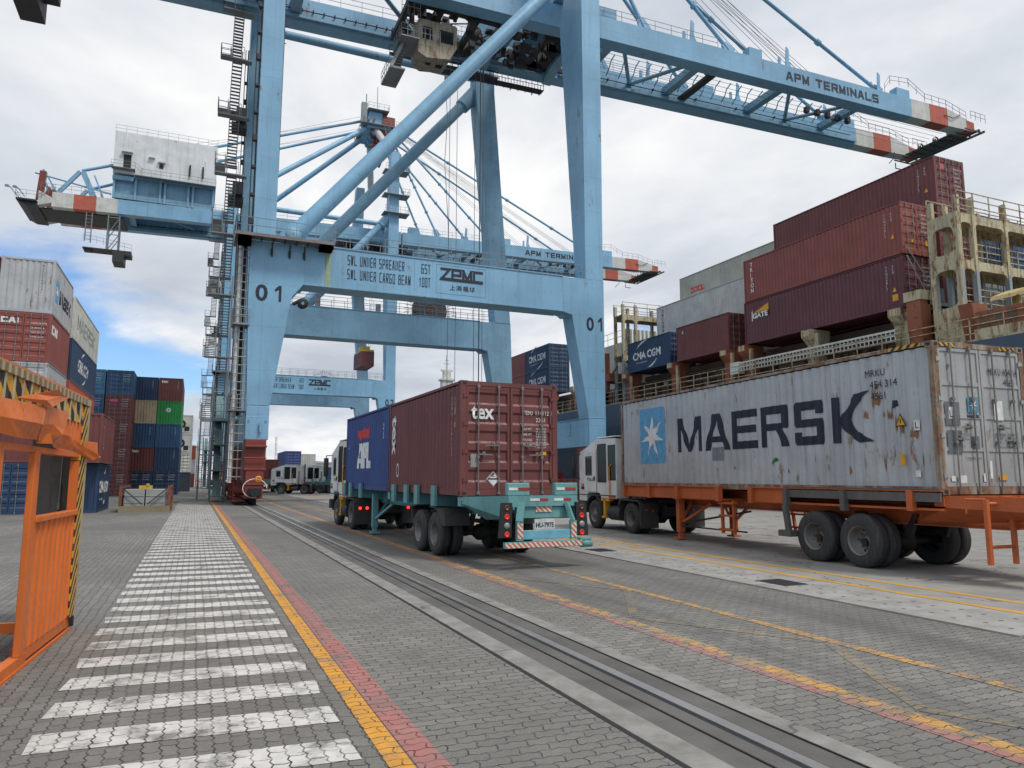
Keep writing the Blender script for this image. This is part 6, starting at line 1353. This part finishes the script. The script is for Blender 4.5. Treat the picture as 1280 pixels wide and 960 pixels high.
def lash_bridge(y0, y1, top, xs):
    m = PM()
    for i, x in enumerate(xs):
        for y in (y0, y1 - .24): m.box(x, x + .22, y, y + .24, 8.2, 12.1, 1); m.box(x, x + .22, y, y + .24, 12.1, top + (.9 if i in (0, 1, 2, 3) else .2))
        
    x0, x1 = xs[0], xs[-1]
    for z0, z1 in ((9.5, 10.2), (12.1, 12.55), (top - .45, top)):
        for y in (y0 + .06, y1 - .16): m.box(x0, x1, y, y + .1, z0, z1, 1 if z0 < 10 else 0)
        m.box(x0, x1, y0 + .1, y1 - .1, z1 - .06, z1)
    for i in range(len(xs) - 1):       # rounded corners of the plate openings
        a, b = xs[i] + .22, xs[i + 1]
        for z0, z1 in ((10.2, 12.1), (12.55, top - .45)):
            r_ = .32
            for cx_, sx in ((a, 1), (b, -1)):
                for cz_, sz in ((z0, 1), (z1, -1)):
                    m.prism([(cx_, cz_), (cx_ + sx * r_, cz_)] + [(cx_ + sx * (r_ - r_ * math.sin(R(q))), cz_ + sz * (r_ - r_ * math.cos(R(q)))) for q in (22, 45, 68)] + [(cx_, cz_ + sz * r_)], 'y', y0 + .05, y0 + .17)
    b = m.build('lashing_bridge', [ship_cream, ship_grey], ship)
    m = PM(); m.railing([(x0, y0, top), (x1, y0, top)], step=1.3, h=1.1, r=.03, rails=(.33, .66, 1)); m.railing([(x0, y0 + .3, 10.2), (x1, y0 + .3, 10.2)], step=1.3, h=1.0, r=.03, rails=(.33, .66, 1)); m.railing([(x0, y0 + .3, 12.55), (x1, y0 + .3, 12.55)], step=1.3, h=1.0, r=.03, rails=(.33, .66, 1))
    m.railing([(x0, y1, top), (x1, y1, top)], step=1.3, h=1.1, r=.03); m.build('bridge_rail', ship_cream, b)
lash_bridge(22.9, 24.5, 14.95, (34.0, 35.1, 37.6, 40.1, 42.6, 45.1))
lash_bridge(53.7, 55.2, 16.2, (34.0, 35.3, 37.9, 40.5, 43.1))
m = PM()
for z0, z1 in ((8.2, 10.2), (12.1, 12.9), (14.3, 14.95)): m.box(33.93, 33.99, 23.15, 24.25, z0, z1)
for y0_, y1_ in ((22.9, 23.15), (24.25, 24.5)): m.box(33.93, 33.99, y0_, y1_, 8.2, 14.95)
for z0, z1 in ((10.2, 12.1), (12.9, 14.3)):
    for cy_, sy in ((23.15, 1), (24.25, -1)):
        for cz_, sz in ((z0, 1), (z1, -1)): m.prism([(cy_, cz_), (cy_ + sy * .3, cz_), (cy_ + sy * .09, cz_ + sz * .09), (cy_, cz_ + sz * .3)], 'x', 33.935, 33.985)
m.build('bridge_end_plate', ship_cream, ship)
m = PM(); m.box(33.55, 33.85, 26.4, 37.0, 9.55, 9.62)
for z in (9.0, 9.27, 9.54): m.box(33.48, 33.54, 26.4, 38.4, z - .045 , z + .045)
for k in range(44): m.box(33.485, 33.535, 26.4 + k * .275, 26.45 + k * .275, 9.0, 9.54)
m.box(33.45, 33.9, 38.4, 39.3, 8.85, 9.65); m.build('stowed_gangway', ship_white, ship)
m = PM(); m.box(33.5, 33.56, 12, 22.1, 8.75, 9.6); m.box(33.35, 33.6, 12, 22.1, 8.3, 8.75, 1); gp = m.build('side_bulwark', [ship_rust, ship_cream], ship)
place_text(stroke_text('GAR', .62, .42, .13, .22), gp, ship_dark, Vector((33.49, 21.9, 8.85)) - Vector(P0), (0, -1, 0), (0, 0, 1), (-1, 0, 0))
m = PM()
for y in (20.0, 21.3): m.prism([(33.5, 10.15), (34.6, 10.55), (34.6, 10.45), (33.4, 9.95)], 'y', y - 1.1, y); m.tube((34.4, y - .6, 9.6), (34.4, y - .6, 10.4), .2, 8)
m.build('vent_lid', paint('vent_yellow', (.48, .38, .16), .6, 0, .5, .4), ship)
m = PM(); m.box(34.0, 36.0, 12, 22.5, 8.2, 8.4); m.box(36.0, 36.3, 4, 22.6, 8.2, 10.0); m.prism([(33.45, 10.1), (33.9, 8.2), (34.6, 8.2), (34.6, 10.1)], 'y', 22.2, 22.88, 1) ; m.box(33.55, 34.3, 24.9, 25.7, 8.2, 11.0, 1); m.box(33.5, 34.4, 24.8, 25.8, 10.9, 11.4, 0); m.build('deck_house_side', [ship_cream, ship_rust], ship)
m = PM(); m.box(36, 48, 57, 61.5, 8.2, 14.4)
for k in range(9): m.tube((36.3 + k * .45, 56.7, 12), (36.3 + k * .45, 56.7, 15.6), .16, 8)
for z in (10.6, 12.6): m.box(35.9, 48, 56.9, 57, z, z + .1, 1)
m.railing([(35.9, 56.8, 14.4), (35.9, 62, 14.4)], step=1.2); m.build('deck_house', [ship_white, ship_dark], ship)
m = PM(); m.box(33.5, 36, 55.3, 57.2, 10.4, 11.1); m.box(33.6, 34.0, 56.0, 56.5, 8.2, 13.0); m.beam((33.6, 54, 11.6), (33.8, 58, 9.2), .12, .12); m.box(34.2, 34.7, 58.5, 59, 8.2, 12.6); m.box(33.5, 36, 59.3, 62, 9.4, 10.1)
for k in range(10): m.box(33.6, 33.8, 56 + k * .8, 56.15 + k * .8, 8.2, 9.4)
m.build('deck_frames', ship_rust, ship)
m = PM(); m.lathe((36.0, 50.3, 9.6), (0, 0, 1), [(-.2, 0), (-.2, .15), (.2, .2), (.25, 0)], 8); m.build('deck_lamp', white_l, ship)
ZD = 10.80; HC = 2.896; GS = 'containers on the ship deck'
def deck(lab, x, y, tier, mat, Lc=F40, H=HC, doors=True, detail=1, z=None): return container(lab, (x + HW, y, (ZD + tier * 2.92) if z is None else z), Lc, H, mat, doors, 0, detail, group=GS)
d0 = deck('plum container at deck level with a small yellow and white emblem', 34.0, 26.1, 0, plum_c, detail=2)
d1 = deck('brick red container with TRITON lettering, middle of the outboard ship tiers', 34.0, 26.0, 1, brick_c, detail=2)
d2 = deck('maroon container highest on the ship beneath the boom tip', 36.55, 25.7, 2, maroon)
deck('maroon container hidden behind the plum one in the second ship row', 36.55, 25.7, 0, maroon); deck('dark blue container behind the brick red one in the second ship row', 36.55, 25.7, 1, maroon)
for i, (lab, mt, ti) in enumerate((('grey container low behind the lashing bridge, third row from the side', grey_c, 0), ('navy container upper behind the lashing bridge, third row from the side', navy_c, 1), ('light grey container low behind the lashing bridge, fourth row', grey_c, 0), ('mid blue container upper behind the lashing bridge, fourth row', blue_c, 1), ('slate container low behind the lashing bridge, fifth row', dark_c, 0), ('bright blue container upper behind the lashing bridge, fifth row', sky_c, 1))):
    deck(lab, 39.1 + 2.55 * (i // 2), 25.7, ti, mt)
e0 = deck('blue twenty foot container with CMA CGM lettering overhanging the ship side', 34.0, 46.9, 0, navy_c, F20, 2.591, z=10.76)
e1 = deck('maroon twenty foot container between the CMA CGM box and the tall red stack', 34.0, 39.95, 0, maroon, F20, 2.7, z=10.76)
f0 = deck('pale grey forty foot container with TRITON in black, behind the small blue box', 36.55, 40.0, 1, pale_c); deck('grey forty foot container under the pale TRITON one', 36.55, 40.0, 0, grey_c)
f1 = deck('warm grey forty foot container with red OOCL letters, uppermost behind the pale one', 39.1, 40.0, 2, olive_c); deck('grey container low in the third row beside the pale box', 39.1, 40.0, 0, grey_c); deck('pale container in the third row under the OOCL one', 39.1, 40.0, 1, pale_c)
g0 = deck('navy CMA CGM container upper of the far pair seen beside the crane leg', 34.0, 68.3, 0, navy_c, F20, 2.591, z=13.5); g1 = deck('navy CMA CGM container lower of the far pair seen beside the crane leg', 34.0, 68.3, 0, navy_c, F20, 2.591, z=10.9)
deck('red-brown container upper of the far pair beyond the navy ones', 34.0, 74.5, 0, red_c, F20, 2.591, False, z=13.5); deck('red-brown container lower of the far pair beyond the navy ones', 34.0, 74.5, 0, red_c, F20, 2.591, False, z=10.9)
cma(e0, 'L', 5.3, 1.0, 4.0, .62)
for c in (g0, g1): cma(c, 'L', 5.2, 1.1, 4.2, .7)
column_text(d1, 'TRITON', white_l, 'L', 11.55, 2.35, .27, F40, .36)
side_text(d0, poly_mesh([[(0, 0), (1.5, 0), (1.5, .40), (0, .40)]]), blk, 'L', 11.35, 1.62, conf=False, name='emblem'); side_text(d0, font_text('GATE', .34, .02), white_l, 'L', 11.4, 1.65, width=1.4, conf=False, lift=.012); side_text(d0, poly_mesh([[(0, 0), (.09, 0), (.09, .75), (0, .6)]]), white_l, 'L', 11.48, 1.5, conf=False, name='emblem', lift=.014); side_text(d0, poly_mesh([[(0, 0), (1.5, 0), (1.5, .48)]]), yellow, 'L', 11.4, 2.0, conf=False, name='emblem')
column_text(f0, 'TRITON', navy, 'L', 11.4, 2.3, .24, F40, .34)
side_text(f1, stroke_text('OOCL', .5, .42, .13, .06), flat('bright_red_lettering', (.62, .02, .02), .5), 'L', 10.7, 1.2, width=1.9)
for c, z in ((d1, 2.3), (d0, 2.3), (d2, 2.3)):
    for i in range(8): side_text(c, font_text('TCNU4817'[i], .13), white_l, 'L', 1.05, z - i * .17, conf=False)
    for i in range(3): side_text(c, font_text('45G'[i], .13), white_l, 'L', .65, z - i * .17, conf=False)
    side_text(c, poly_mesh([[(0, 0), (.26, 0), (.13, .26)]]), yellow, 'L', .70, .95, conf=False, name='sticker')
    corner_marks(c, 'N', .3, 2.3, 5)
for c in (d0, d1): side_text(c, poly_mesh([[(0, 0), (.35, 0), (.35, .35), (0, .35)]]), yellow, 'L' if c is d0 else 'N', .72 if c is d0 else .6, .45 if c is d0 else .6, conf=False, name='sticker'); side_text(c, poly_mesh([[(0, 0), (.2, 0), (.1, .24)]]), yellow, 'N', -.5, .7, name='sticker')
side_text(d2, poly_mesh([[(0, 0), (.35, 0), (.35, .3), (0, .3)]]), flat('pink_logo', (.6, .1, .12), .5), 'N', -.75, 2.2, name='sticker')
side_text(e1, poly_mesh([[(0, 0), (.35, 0), (.35, .35), (0, .35)]]), navy, 'N', -.9, 2.0, name='emblem'); side_text(e1, poly_mesh([[(0, 0), (.4, 0), (.4, .35), (0, .35)]]), dark_c, 'L', 5.4, 2.0, conf=False, name='emblem'); side_text(e1, font_text('K', .24, .01), white_l, 'L', 5.32, 2.05, conf=False, lift=.012)
# lashing rods on the near stack, bins and drums on deck
m = PM()
for a, b in (((34.15, 25.95, 14.2), (35.6, 25.2, 11.0)), ((36.2, 25.95, 14.2), (34.9, 25.2, 11.0)), ((34.2, 25.95, 13.6), (34.8, 25.2, 11.0)), ((36.1, 25.95, 13.6), (35.4, 25.2, 11))): m.tube(a, b, .03, 5)
m.box(34.1, 36.4, 24.9, 25.4, 10.7, 10.9); m.box(34.6, 35.3, 24.8, 25.0, 10.9, 11.6); m.build('lashing_rod', steel, ship)
def bin_(name, lab, x, y, z, w, h, mat):
    t_ = thing(name, lab, 'bin', (x, y, z)); m = M(); loft(m, [(-w * .42, w * .42, -w * .42, w * .42, 0), (-w * .5, w * .5, -w * .5, w * .5, h)]); m.build('bin_body', mat, t_, bevel=.03)
    m = M(); m.box(-w * .54, w * .54, -w * .54, w * .54, h, h + .08); m.box(-w * .3, w * .3, w * .54, w * .6, h - .1, h + .05); m.build('lid', mat, t_, bevel=.02)
bin_('waste_bin', 'green waste bin standing on the ship deck above the grey container', 33.95, 17.0, 8.4, 1.25, 1.0, flat('bin_green', (.02, .22, .15), .5))
bin_('waste_bin', 'dark blue-grey bin on the ship deck left of the green one', 33.95, 18.8, 8.4, .95, .95, flat('bin_dark', (.03, .05, .07), .5)); bin_('waste_bin', 'dark bin on the ship deck farther left, under the yellow lids', 33.95, 21.6, 8.4, .8, .65, MATS['bin_dark'])

# ------------------------------------------------------------------ container in the air under the second crane
container('maroon container hanging in mid-air from the yellow spreader of the second crane', (27.2, 127.07, 21.5), F20, 2.591, maroon, False, 0, 1)

# ------------------------------------------------------------------ far traffic, far stacks, buildings, people
tractor('distant white terminal tractor parked side-on beyond the crane, nearest of the two', (12.0, 86.0, 0), 60, 'TTA-21')
tractor('distant white terminal tractor half hidden behind the parked one', (15.2, 90.5, 0), 60, 'TTA-22')
trailer('container_trailer', 'distant teal chassis standing behind the parked white tractors', (17.0, 88.0, 0), 60, teal, -1.52, 0)
trailer('container_trailer', 'distant orange chassis under a maroon container beyond the crane', (8.5, 96, 0), 0, orange, -1.5, 1)
container('maroon container on the distant orange trailer', (8.5, 96, 1.53), F20, 2.591, maroon, False, 0, 1)
GF = 'containers stacked at the far end'
for lab, x, y, z, mt, d in (('royal blue container on the red one at the far end', 14.3, 120, 3.45, apl_blue, True), ('orange-red container carrying the blue one at the far end', 14.3, 120, .86, red_c, True),
        ('pale grey container right of the blue one at the far end', 17.0, 123, 3.1, pale_c, False), ('navy container under the pale grey one at the far end', 17.0, 123, .5, navy_c, False),
        ('navy container in the low row at the far end, left of its neighbour', 19.6, 122, .9, navy_c, False), ('navy container in the low row at the far end, nearest the white cab', 22.1, 122, .9, navy_c, False)):
    container(lab, (x, y, z), F40, 2.591, mt, d, 0, 1, group=GF)
bm_ = paint('distant_wall', (.42, .42, .41), .7); wn_ = flat('distant_window', (.10, .12, .14), .3)
def building(lab, x, y, w, d, h, cat='building'):
    t_ = thing('warehouse', lab, cat, (x, y, 0), 0, 'distant port buildings'); m = M(); m.box(-w / 2, w / 2, 0, d, 0, h); m.build('wall', bm_, t_)
    m = M(); m.prism([(-w / 2 - .5, h), (w / 2 + .5, h), (w / 2 + .5, h + .4), (0, h + 1.6), (-w / 2 - .5, h + .4)], 'y', -.3, d + .3); m.build('roof', bm_, t_)
    for k in range(int(w / 4)):
        m = M(); x0 = -w / 2 + 1 + k * 4; m.box(x0, x0 + 2.2, -.05, 0, h * .55, h * .8); m.build('window', wn_, t_)
building('low pale warehouse on the skyline right of the crane foot', 29, 330, 26, 30, 7.5); building('pale flat building far behind the maroon container', 52, 380, 30, 30, 9); building('tall pale block at the far end of the walkway', -4, 420, 11, 14, 18); building('grey shed at the far end of the walkway', -16, 360, 16, 20, 8)
t_ = thing('radio_mast', 'thin lattice mast on the skyline right of the crane foot', 'mast', (29.0, 300, 0)); m = M()
for z in range(0, 18, 2):
    for a in (0, 2.1, 4.2): m.tube((.35 * math.cos(a), .35 * math.sin(a), z), (.35 * math.cos(a + (2.1)), .35 * math.sin(a + 2.1), z + 2), .05, 4); m.tube((.35 * math.cos(a), .35 * math.sin(a), z), (.35 * math.cos(a), .35 * math.sin(a), z + 2), .06, 4)
m.build('lattice', steel, t_)
t_ = thing('ship_mast', 'white radar mast of another ship rising behind the blue container', 'mast', (83.2, 250, 0)); m = M(); m.box(-2.0, 2.0, 0, 3, -2, 37); m.box(-2.6, 2.6, -.5, 3.5, 37, 37.6); m.box(-1.3, 1.3, .4, 2.6, 37.6, 40.6); m.box(-2.2, 2.2, 1, 2, 40.6, 41.1); m.build('mast_house', ship_white, t_)
m = M(); m.tube((0, 1.5, 41), (0, 1.5, 46.5), .2, 6); m.box(-1.2, 1.2, 1.3, 1.6, 43.2, 43.5); m.box(-.7, .7, 1.3, 1.6, 44.6, 44.8); m.build('radar_mast', ship_white, t_)
def person(lab, x, y, rz, top, legs):
    me = bpy.data.meshes.new('person'); V = [(0, 0, .95), (0, 0, 1.15), (0, .01, 1.42), (0, .01, 1.52), (0, .03, 1.64), (-.19, 0, 1.42), (-.25, -.02, 1.16), (-.24, .10, .92), (.19, 0, 1.42), (.25, .04, 1.16), (.24, .14, .93), (-.10, 0, .92), (-.11, .10, .50), (-.11, .06, .08), (-.11, .18, .05), (.10, 0, .92), (.11, -.06, .50), (.11, -.20, .10), (.11, -.08, .05)]
    Eg = [(0, 1), (1, 2), (2, 3), (3, 4), (2, 5), (5, 6), (6, 7), (2, 8), (8, 9), (9, 10), (0, 11), (11, 12), (12, 13), (13, 14), (0, 15), (15, 16), (16, 17), (17, 18)]
    Rd = [.15, .14, .15, .055, .10, .07, .05, .035, .07, .05, .035, .09, .065, .045, .04, .09, .065, .045, .04]
    me.from_pydata(V, Eg, []); me.materials.append(top); me.materials.append(legs); o = bpy.data.objects.new('person', me); COL.objects.link(o); o.location = (x, y, 0); o.rotation_euler = (0, 0, R(rz))
    md = o.modifiers.new('skin', 'SKIN'); 
    for i, r_ in enumerate(Rd): me.skin_vertices[0].data[i].radius = (r_, r_ * .85)
    me.skin_vertices[0].data[0].use_root = True; sb = o.modifiers.new('sub', 'SUBSURF'); sb.levels = sb.render_levels = 1
    bpy.context.view_layer.update(); dg = bpy.context.evaluated_depsgraph_get(); m2 = bpy.data.meshes.new_from_object(o.evaluated_get(dg)); o.modifiers.clear(); o.data = m2
    m2.materials.clear(); m2.materials.append(top); m2.materials.append(legs)
    for p_ in m2.polygons: p_.material_index = 1 if p_.center.z < .93 else 0
    h = M(); h.lathe((0, .03, 1.60), (0, 0, 1), [(0, .12), (.06, .125), (.13, .09), (.17, 0)], 12); h.build('helmet', white_l, o); return tag(o, lab, 'person')
person('worker in a white helmet walking at the far end of the walkway', .55, 118, 10, flat('vest_orange', (.5, .12, .03), .7), flat('trousers_dark', (.03, .03, .04), .8))
